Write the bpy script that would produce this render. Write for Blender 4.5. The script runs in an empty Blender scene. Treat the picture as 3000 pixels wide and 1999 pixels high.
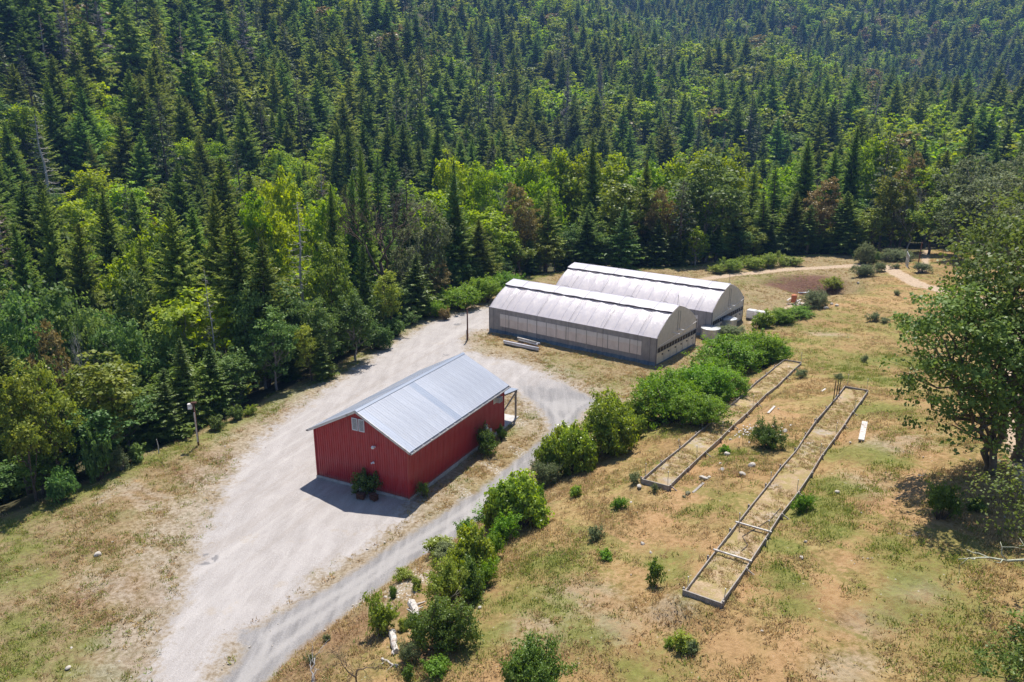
import bpy, math, random
import numpy as np
from mathutils import Vector, Matrix

# ---------------------------------------------------------------- camera, sky, sun, exposure
scene = bpy.context.scene
COLL = scene.collection
R = math.radians

cam_data = bpy.data.cameras.new('camera')
cam = bpy.data.objects.new('camera', cam_data)
COLL.objects.link(cam)
cam.location = (0, 0, 30)
cam.rotation_euler = (R(90 - 16.8), 0, 0)
cam_data.sensor_width = 36
cam_data.lens = 36 * 2253 / 3000
cam_data.clip_start = .5
cam_data.clip_end = 6000
scene.camera = cam

SUN_EL, SUN_AZ = 63.5, 9.0            # azimuth from +Y towards +X
world = bpy.data.worlds.new('World')
scene.world = world
world.use_nodes = True
_nt = world.node_tree
_sky = _nt.nodes.new('ShaderNodeTexSky')
_sky.sky_type = 'NISHITA'
_sky.sun_disc = False
_sky.sun_elevation = R(SUN_EL)
_sky.sun_rotation = R(SUN_AZ)
_sky.altitude = 600
_sky.air_density = 1.0
_sky.dust_density = .6
_nt.links.new(_sky.outputs[0], _nt.nodes['Background'].inputs[0])
_nt.nodes['Background'].inputs[1].default_value = .098

sun_data = bpy.data.lights.new('sun', 'SUN')
sun_data.energy = 5.0
sun_data.angle = R(.53)
sun_data.color = (1.0, .955, .88)
sun = bpy.data.objects.new('sun', sun_data)
COLL.objects.link(sun)
_sv = Vector((math.sin(R(SUN_AZ)) * math.cos(R(SUN_EL)), math.cos(R(SUN_AZ)) * math.cos(R(SUN_EL)), math.sin(R(SUN_EL))))
sun.rotation_euler = _sv.to_track_quat('Z', 'Y').to_euler()
sun.location = (40, 120, 150)

scene.view_settings.view_transform = 'Standard'
scene.view_settings.look = 'None'
scene.view_settings.exposure = .64
scene.view_settings.gamma = 1
scene.view_settings.use_curve_mapping = False
scene.cycles.use_denoising = True
scene.cycles.max_bounces = 7
scene.cycles.diffuse_bounces = 3
scene.cycles.glossy_bounces = 2
scene.cycles.transmission_bounces = 3
scene.cycles.volume_bounces = 0
scene.cycles.caustics_reflective = False
scene.cycles.caustics_refractive = False
# ground zones, in metres
PAD = [(-19.73, 30.63), (-19.97, 34.87), (-20.87, 38.61), (-21.03, 41.45), (-21.7, 44.42), (-22.01, 46.91), (-22.79, 50.52), (-23.27, 54.6), (-23.67, 58.05), (-24.15, 61.96), (-23.88, 67.91), (-22.26, 75.42), (-20.68, 81.07), (-18.44, 87.35), (-16.68, 94.23), (-14.52, 101.13), (-11.55, 109.12), (-8.36, 113.84), (-3.24, 117.92), (-2.92, 105.37), (-5.56, 104.75), (-6.83, 99.56), (-5.52, 94.87), (-3.46, 92.67), (0.0, 91.26), (2.87, 87.35), (5.49, 83.29), (7.55, 79.83), (9.09, 76.54), (6.54, 72.0), (4.06, 69.19), (3.66, 72.15), (3.03, 74.82), (1.94, 77.0), (1.13, 79.52), (-1.91, 80.93), (-8.1, 54.46), (-8.32, 52.11), (-9.37, 50.52), (-10.61, 47.71), (-12.74, 45.82), (-13.5, 42.99), (-14.63, 41.12), (-15.5, 39.53), (-16.68, 37.67), (-16.87, 30.63)]
ROAD = [(-17.2, 30.63), (-15.99, 34.68), (-15.49, 37.67), (-16.63, 39.22), (-15.5, 39.55), (-13.54, 42.05), (-11.92, 43.93), (-10.26, 46.28), (-8.71, 48.64), (-5.84, 52.57), (-2.78, 56.95), (0.83, 63.68), (3.73, 69.34), (3.59, 72.15), (2.96, 74.82), (1.67, 78.26), (0.59, 83.12), (2.43, 86.1), (5.47, 82.96), (7.54, 79.67), (9.4, 77.0), (7.6, 74.51), (5.26, 68.26), (2.32, 62.76), (0.0, 57.27), (-2.14, 52.42), (-4.83, 48.36), (-7.13, 46.14), (-8.66, 43.32), (-10.19, 41.11), (-12.37, 37.35), (-13.53, 34.86), (-13.59, 28.69)]
TRACK_A = [(26.43, 132.32), (32.93, 137.19), (41.91, 142.67), (53.17, 147.37), (64.22, 150.04), (70.72, 152.54)]
TRACK_B = [(73.03, 148.77), (70.23, 136.29), (68.1, 125.05), (68.72, 117.99), (69.31, 110.06), (64.19, 95.33), (48.64, 69.47), (35.44, 49.11), (30.61, 38.5)]
TRACK_C = [(74.49, 137.47), (80.64, 147.93), (86.13, 158.5), (109.37, 200.16), (118.48, 213.17), (126.34, 222.17)]
TRACK_D = [(35.47, 108.5), (39.38, 112.89), (43.43, 117.12), (46.49, 120.44)]
SOIL_PATH = [(10.32, 26.32), (12.67, 29.05), (15.21, 32.03), (17.57, 35.36), (20.98, 39.72), (24.58, 43.02), (28.21, 47.6)]
EDGE_GREEN = [(-41.05, 51.18), (-39.28, 52.49), (-37.15, 55.63), (-35.02, 59.57), (-33.39, 63.64), (-30.87, 68.16), (-27.98, 73.18), (-24.9, 81.03), (-20.92, 89.34), (-17.4, 101.56), (-15.01, 108.61), (-11.19, 116.31), (-5.71, 125.26)]
RUTS = [[(-33.49, 55.54), (-32.69, 57.27), (-31.97, 58.84)], [(-33.18, 56.03), (-31.32, 56.16), (-28.82, 54.93), (-24.74, 52.87)], [(-29.87, 56.65), (-26.71, 55.08), (-24.56, 54.45)], [(-32.81, 54.77), (-32.18, 56.8), (-31.37, 58.05)], [(-22.53, 62.59), (-20.48, 61.82), (-17.67, 60.24)]]
BLOBS = [
    (18.77, 42.1, 1.2, 2.2, 'G', 1.0),
    (20.74, 44.9, 1.0, 2, 'G', 1.0),
    (17.92, 41.44, 1, 1, 'G', 1.0),
    (14.78, 38.08, 0.9, 0.8, 'G', 1.0),
    (15.3, 36.95, 0.6, 0.5, 'G', 1.0),
    (14.08, 34.45, 0.5, 1.6, 'G', 1.0),
    (18.27, 38.57, 1.1, 1.0, 'G', 1.0),
    (24.19, 49.87, 1.5, 4, 'G', 0.75),
    (30.44, 60.28, 2, 4, 'G', 0.75),
    (35.75, 73.05, 2.2, 4, 'G', 0.75),
    (36.89, 80.36, 2.5, 3, 'G', 0.75),
    (42.28, 82.24, 3, 5, 'G', 0.75),
    (13.61, 31.68, 1, 1.6, 'G', 0.75),
    (13.59, 33.52, 0.8, 1.5, 'G', 0.75),
    (-0.19, 35.97, 2.2, 2.5, 'G', 0.6),
    (-1.05, 33.38, 1.4, 1.6, 'G', 0.6),
    (-2.0, 31.52, 1.2, 1.2, 'G', 0.6),
    (2.41, 39.5, 2, 2, 'G', 0.6),
    (3.29, 31.33, 2, 2, 'G', 0.6),
    (8.86, 37.98, 1.6, 1.6, 'G', 0.6),
    (8.8, 35.88, 1, 1.2, 'G', 0.6),
    (7.97, 30.31, 1, 1, 'G', 0.6),
    (5.39, 28.95, 1.6, 1.6, 'G', 0.6),
    (7.42, 28.44, 1.3, 1, 'G', 0.6),
    (2.16, 34.76, 1.4, 1.2, 'G', 0.6),
    (18.96, 30.43, 2.5, 2.6, 'G', 0.65),
    (20.9, 31.43, 2, 2, 'G', 0.65),
    (19.33, 28.29, 1.6, 1.6, 'G', 0.65),
    (19.64, 33.1, 1.6, 1.2, 'G', 0.65),
    (19.08, 26.61, 2, 2, 'G', 0.65),
    (20.23, 35.73, 2, 2, 'G', 0.65),
    (21.66, 34.39, 2, 1.6, 'G', 0.65),
    (-30.57, 39.86, 1.2, 1.4, 'G', 0.7),
    (-28.38, 38.29, 1.4, 1.4, 'G', 0.7),
    (-24.79, 37.98, 1.3, 1.1, 'G', 0.7),
    (-34.74, 47.71, 2, 2, 'G', 0.7),
    (-37.48, 50.52, 2.5, 1.2, 'G', 0.7),
    (-31.54, 44.74, 1.6, 1, 'G', 0.7),
    (-27.64, 36.08, 2, 1.2, 'G', 0.7),
    (-24.87, 35.95, 1.6, 1, 'G', 0.7),
    (-21.8, 35.16, 1.6, 0.8, 'G', 0.7),
    (-33.63, 44.42, 2, 1.2, 'G', 0.7),
    (40.42, 103.13, 3, 7, 'G', 0.5),
    (32.67, 93.83, 3, 4, 'G', 0.5),
    (38.91, 93.24, 3, 3, 'G', 0.5),
    (46.14, 109.34, 3, 5, 'G', 0.5),
    (51.1, 98.94, 4, 5, 'G', 0.5),
    (74.47, 154.73, 4, 3, 'G', 0.5),
    (92.3, 171.91, 3, 4, 'G', 0.5),
    (130.73, 233.07, 6, 5, 'G', 0.5),
    (26.73, 83.86, 1.6, 2.4, 'G', 0.5),
    (16.49, 66.48, 2, 2.6, 'G', 0.5),
    (13.49, 60.94, 1.6, 2, 'G', 0.5),
    (15.99, 52.34, 1.4, 2, 'G', 0.5),
    (11.8, 43.19, 1.2, 1.2, 'G', 0.5),
    (8.14, 86.73, 2.5, 2.5, 'G', 0.45),
    (11.22, 82.02, 2, 2, 'G', 0.45),
    (5.08, 90.64, 2, 2.5, 'G', 0.45),
    (14.29, 84.37, 2, 1.5, 'G', 0.45),
    (2.09, 72.93, 1, 1.2, 'G', 0.45),
    (0.0, 69.48, 1.2, 1.5, 'G', 0.45),
    (-4.28, 58.05, 0.8, 2, 'G', 0.45),
    (46.33, 138.29, 7, 3, 'G', 0.45),
    (39.87, 135.32, 5, 2, 'G', 0.45),
    (11.76, 46.8, 1.0, 1.4, 'O', 1.0),
    (13.7, 50.06, 1.0, 1.6, 'O', 1.0),
    (9.29, 43.33, 1.2, 1.4, 'O', 1.0),
    (9.73, 39.4, 0.8, 1.0, 'O', 1.0),
    (11.25, 37.78, 0.9, 1.6, 'O', 1.0),
    (10.22, 35.15, 0.9, 1.0, 'O', 1.0),
    (12.04, 33.44, 0.8, 0.8, 'O', 1.0),
    (12.8, 33.16, 0.8, 0.9, 'O', 1.0),
    (20.39, 59.11, 1.2, 2.2, 'O', 1.0),
    (23.45, 61.45, 1.2, 2.2, 'O', 1.0),
    (16.86, 56.28, 1.2, 1.6, 'O', 1.0),
    (25.73, 54.5, 1, 1.4, 'O', 1.0),
    (24.19, 49.87, 0.8, 1.2, 'O', 1.0),
    (11.06, 44.65, 1, 1, 'O', 1.0),
    (7.83, 40.97, 1.8, 2, 'O', 0.6),
    (6.25, 37.11, 1.6, 2, 'O', 0.6),
    (10.01, 29.21, 1.6, 1.6, 'O', 0.6),
    (10.22, 27.4, 2, 1.4, 'O', 0.6),
    (8.66, 28.07, 1.2, 1, 'O', 0.6),
    (23.9, 58.78, 2, 3, 'O', 0.6),
    (21.57, 53.87, 1.5, 2, 'O', 0.6),
    (14.53, 28.79, 1.4, 1.2, 'O', 0.6),
    (23.83, 39.97, 2, 1.6, 'O', 0.6),
    (48.35, 114.87, 5, 3, 'O', 0.6),
    (55.95, 116.77, 6, 3, 'O', 0.6),
    (62.57, 125.15, 5, 3, 'O', 0.6),
    (-1.31, 30.79, 0.7, 0.8, 'O', 0.6),
    (-6.36, 33.51, 1.4, 1.2, 'O', 0.6),
    (-5.33, 31.32, 1.4, 1.0, 'O', 0.6),
    (-4.51, 37.96, 0.6, 1.2, 'O', 0.6),
    (-29.86, 56.0, 2.5, 1.6, 'R', 0.55),
    (-27.31, 59.3, 3, 1.6, 'R', 0.55),
    (-25.2, 60.69, 1.6, 1.2, 'R', 0.55),
    (-28.69, 48.64, 2, 1.4, 'R', 0.55),
    (-25.3, 43.64, 2, 1.6, 'R', 0.55),
    (-23.1, 42.22, 1.4, 2, 'R', 0.55),
    (-32.03, 46.78, 2, 1, 'R', 0.55),
    (-27.24, 42.22, 2, 1.2, 'R', 0.55),
    (-26.47, 63.37, 1.6, 1.2, 'R', 0.55),
    (-24.47, 38.92, 2, 1.4, 'R', 0.55),
    (-21.43, 35.95, 1.2, 1.4, 'R', 0.55),
    (52.31, 137.23, 6.5, 3.6, 'B', 0.95),
    (55.38, 136.13, 4.5, 3.2, 'B', 0.95),
    (49.23, 135.52, 4, 2.6, 'B', 0.95),
    (-12.24, 38.92, 2, 2, 'R', 0.7),
    (-9.3, 35.38, 2, 1.4, 'R', 0.7),
    (-11.08, 33.58, 2, 1.4, 'R', 0.7),
    (-8.48, 36.93, 1.2, 1.5, 'R', 0.7),
    (-6.77, 37.22, 1, 1, 'R', 0.7),
    (21.76, 41.43, 1.6, 1.6, 'R', 0.7),
    (14.28, 32.16, 1, 2, 'R', 0.7),
    (14.78, 30.94, 1.2, 2, 'R', 0.7),
    (2.6, 30.85, 1.6, 1.2, 'R', 0.7),
    (-4.22, 31.84, 1.2, 1.2, 'R', 0.7),
    (-33.37, 58.05, 1.8, 0.9, 'P', 0.8),
    (-31.64, 57.42, 1.4, 0.6, 'P', 0.8),
    (-24.75, 50.38, 3, 1.6, 'P', 0.8),
    (-24.98, 46.91, 2.6, 1.4, 'P', 0.8),
    (-24.99, 53.5, 2.5, 1.6, 'P', 0.8),
    (-26.87, 43.64, 2.4, 1.4, 'P', 0.8),
    (-23.3, 38.61, 1.4, 1.6, 'P', 0.8),
    (-28.66, 53.98, 1.6, 0.6, 'P', 0.8),
    (-25.67, 58.05, 2, 1.2, 'P', 0.8),
    (1.73, 33.1, 2, 2, 'P', 0.8),
    (3.64, 35.31, 2, 2, 'P', 0.8),
    (5.06, 32.33, 1.6, 1.6, 'P', 0.8),
    (7.7, 32.22, 1.2, 1.2, 'P', 0.8),
    (19.76, 31.99, 1.6, 1.2, 'P', 0.8),
    (16.54, 29.91, 1.4, 1.2, 'P', 0.8),
    (14.18, 27.24, 1.6, 1, 'P', 0.8),
    (41.49, 97.52, 2, 3, 'P', 0.8),
    (6.89, 72.0, 1, 1, 'P', 0.8),
    (27.47, 50.77, 2.5, 2, 'P', 0.8),
    (23.24, 44.63, 2, 2, 'P', 0.8),
    (0.93, 64.0, 0.5, 1.6, 'S', 0.9),
    (-1.18, 60.56, 0.4, 2.2, 'S', 0.9),
    (-3.58, 55.7, 0.4, 2, 'S', 0.9),
    (-5.74, 41.62, 0.6, 1.4, 'S', 0.9),
    (-6.59, 40.07, 0.7, 1.2, 'S', 0.9),
    (-7.47, 37.92, 0.5, 0.8, 'S', 0.9),
    (-9.5, 41.77, 0.5, 1, 'S', 0.9),
    (-13.07, 44.87, 0.4, 1.2, 'S', 0.9),
    (-11.9, 46.91, 0.4, 1.4, 'S', 0.9),
    (0.68, 71.2, 0.7, 0.8, 'S', 0.9),
    (1.77, 74.2, 0.5, 0.5, 'S', 0.9),
]
HERO_TREES = [
    (-38.6, 55.99, 11.26, 4.08, 'olive'), (-37.69, 57.79, 11.3, 3.97, 'lime_olive'), (-37.45, 64.98, 10.72, 7.94, 'olive'), (-43.47, 69.53, 16.74, 4.48, 'bronze'),
    (-40.58, 68.94, 14.53, 4.75, 'bare_grey'), (-38.67, 60.73, 11.41, 2.15, 'cedar'), (-36.44, 68.96, 9.25, 4.32, 'fir'), (-32.49, 72.01, 9.77, 4.18, 'cedar'),
    (-30.77, 74.93, 8.08, 3.92, 'cedar'), (-40.59, 75.82, 16.7, 5.87, 'bluegreen'), (-43.22, 85.72, 21.12, 8.24, 'bluegreen'), (-52.85, 82.53, 24.36, 9.71, 'bluegreen'),
    (-50.37, 74.59, 21.64, 6.52, 'bluegreen'), (-46.85, 81.49, 21.21, 6.38, 'bluegreen'), (-37.63, 79.55, 13.58, 5.63, 'bluegreen'), (-56.52, 96.69, 29.71, 8.26, 'fir'),
    (-39.59, 89.65, 27.41, 8.31, 'fir'), (-37.75, 94.76, 28.73, 6.82, 'fir'), (-30.82, 86.68, 21.83, 6.17, 'fir_tall'), (-28.71, 85.3, 17.52, 4.85, 'fir_tall'),
    (-45.78, 93.38, 25.44, 5.6, 'fir'), (-60.28, 94.4, 29.91, 7.51, 'fir'), (-64.64, 106.99, 33.72, 7.8, 'fir'), (-59.92, 113.11, 32.52, 8.56, 'fir'),
    (-32.8, 81.66, 16.27, 2.38, 'snag'), (-54.41, 109.2, 28.42, 9.28, 'maple'), (-53.01, 114.31, 28.45, 8.45, 'maple'), (-40.26, 115.17, 30.59, 7.61, 'maple'),
    (-27.36, 96.19, 21.7, 5.58, 'snag'), (-38.01, 134.74, 35.93, 8.09, 'maple'), (-37.5, 116.1, 30.63, 8.7, 'maple'), (-31.17, 128.27, 32.34, 9.4, 'maple'),
    (-26.86, 112.85, 26.18, 3.88, 'fir'), (-24.74, 127.62, 33.53, 5.49, 'fir'), (-26.33, 121.17, 29.97, 4.97, 'fir'), (-19.67, 116.35, 26.92, 9.96, 'bare_dark'),
    (-14.05, 121.19, 19.06, 8.16, 'oak_loose'), (-10.18, 130.6, 22.8, 6.41, 'fir_bright'), (-22.89, 95.29, 16.12, 5.72, 'olive'), (-20.04, 101.03, 14.25, 3.7, 'cedar'),
    (-16.99, 104.63, 9.01, 4.08, 'lime_olive'), (-14.31, 112.09, 10.06, 6.11, 'cedar'), (-16.52, 115.83, 12.35, 5.26, 'oak_loose'), (-26.74, 88.03, 11.68, 6.26, 'bluegreen'),
    (-19.45, 90.94, 8.66, 4.87, 'bluegreen'), (-22.65, 87.1, 8.94, 4.52, 'bluegreen'), (-29.9, 84.89, 14.08, 5.29, 'bluegreen'), (-23.17, 83.86, 6.83, 3.2, 'lime_olive'),
    (-21.87, 84.21, 5.66, 2.61, 'cedar'), (-11.54, 119.44, 7.73, 3.79, 'bronze'), (-26.58, 81.79, 9.53, 4.71, 'bluegreen'), (-9.13, 129.68, 15.31, 6.1, 'fir'),
    (-5.88, 132.87, 12.47, 5.36, 'fir'), (-2.29, 149.98, 19.43, 6.35, 'bare_grey'), (2.61, 149.98, 18.63, 7.02, 'bronze'), (6.56, 149.86, 16.22, 6.36, 'fir_thin'),
    (12.09, 151.52, 8.98, 5.79, 'bluegreen'), (-4.27, 136.93, 8.36, 5.54, 'olive'), (1.27, 142.99, 7.99, 5.78, 'olive'), (23.71, 160.26, 19.86, 14.43, 'olive'),
    (30.19, 157.13, 16.93, 6.42, 'bronze'), (21.67, 148.43, 12.77, 6.17, 'fir_bright'), (33.77, 153.32, 17.05, 6.64, 'pine'), (40.71, 160.93, 21.65, 14.76, 'bluegreen'),
    (36.65, 151.63, 8.19, 4.89, 'maple'), (18.36, 171.02, 31.38, 6.49, 'fir'), (27.63, 163.68, 23.82, 5.91, 'fir'), (14.59, 150.29, 11.44, 6.08, 'fir'),
    (18.65, 149.84, 7.24, 6.1, 'bluegreen'), (28.96, 152.27, 9.81, 6.25, 'cedar'), (-14.03, 171.43, 31.89, 9.93, 'maple'), (-8.71, 175.78, 31.52, 10.95, 'maple'),
    (-2.71, 179.98, 32.36, 12.0, 'maple'), (3.92, 181.96, 32.26, 11.32, 'maple'), (11.07, 183.67, 32.51, 12.26, 'maple'), (17.76, 183.14, 31.05, 11.45, 'maple'),
    (24.65, 184.36, 30.07, 12.4, 'maple'), (31.98, 183.23, 29.59, 12.4, 'maple'), (38.46, 181.98, 28.65, 11.57, 'maple'), (51.96, 182.76, 29.33, 10.97, 'maple'),
    (45.73, 189.56, 30.13, 11.26, 'maple'), (7.27, 167.84, 27.2, 8.22, 'maple'), (-5.54, 159.9, 26.01, 7.83, 'maple'), (53.19, 174.06, 22.45, 6.48, 'fir_thin'),
    (59.2, 174.22, 22.31, 6.54, 'fir_thin'), (66.66, 177.92, 26.92, 8.44, 'fir'), (60.79, 167.3, 13.89, 6.35, 'fir'), (74.31, 181.37, 24.56, 7.84, 'fir'),
    (54.58, 167.32, 14.23, 6.67, 'fir_thin'), (79.33, 183.59, 29.41, 6.66, 'fir'), (84.01, 178.19, 26.23, 7.43, 'pine'), (84.23, 165.84, 13.36, 7.46, 'olive'),
    (93.31, 193.7, 29.53, 9.55, 'maple'), (88.95, 195.74, 29.49, 9.55, 'maple'), (67.4, 188.3, 27.34, 9.78, 'maple'), (67.67, 168.95, 16.91, 7.7, 'bronze'),
    (94.22, 182.06, 23.12, 7.74, 'bronze'), (98.71, 169.33, 22.42, 13.06, 'oak_loose'), (89.86, 146.66, 17.0, 12.24, 'oak_loose'), (99.77, 155.79, 20.24, 10.68, 'oak_loose'),
    (82.12, 165.78, 17.67, 9.05, 'olive'), (84.81, 163.29, 14.97, 7.37, 'bare_grey'), (86.42, 157.9, 12.93, 8.82, 'olive'), (86.55, 148.64, 13.19, 9.2, 'oak_loose'),
    (72.19, 164.89, 13.52, 7.22, 'fir'), (76.94, 164.94, 10.57, 7.31, 'olive'), (70.59, 165.58, 11.39, 6.43, 'fir_thin'), (64.28, 165.99, 10.81, 6.36, 'fir_thin'),
    (47.75, 165.24, 14.74, 6.14, 'fir'), (43.04, 160.32, 11.84, 5.93, 'fir_thin'), (81.01, 126.25, 13.33, 7.36, 'oak_loose'), (-169.44, 283.18, 22.46, 11.78, 'grey_fir'),
    (-164.09, 292.06, 25.54, 14.21, 'grey_fir'), (-156.13, 285.04, 26.24, 11.6, 'grey_fir'), (-149.11, 299.99, 29.59, 12.72, 'grey_fir'), (-153.96, 257.48, 22.22, 9.34, 'grey_fir'),
    (-124.64, 305.56, 32.95, 7.36, 'dry_fir'), (-124.09, 380.27, 41.73, 12.53, 'grey_fir'), (-117.01, 276.24, 37.4, 8.02, 'pine'), (-100.68, 282.6, 41.04, 10.69, 'pine'),
    (-132.65, 223.62, 29.07, 10.4, 'pine'), (-13.39, 339.74, 63.08, 8.32, 'pine'), (28.04, 419.06, 45.71, 9.33, 'grey_fir'), (46.37, 427.49, 45.03, 9.56, 'grey_fir'),
    (-36.72, 327.95, 53.44, 10.28, 'pine'),
]
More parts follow.
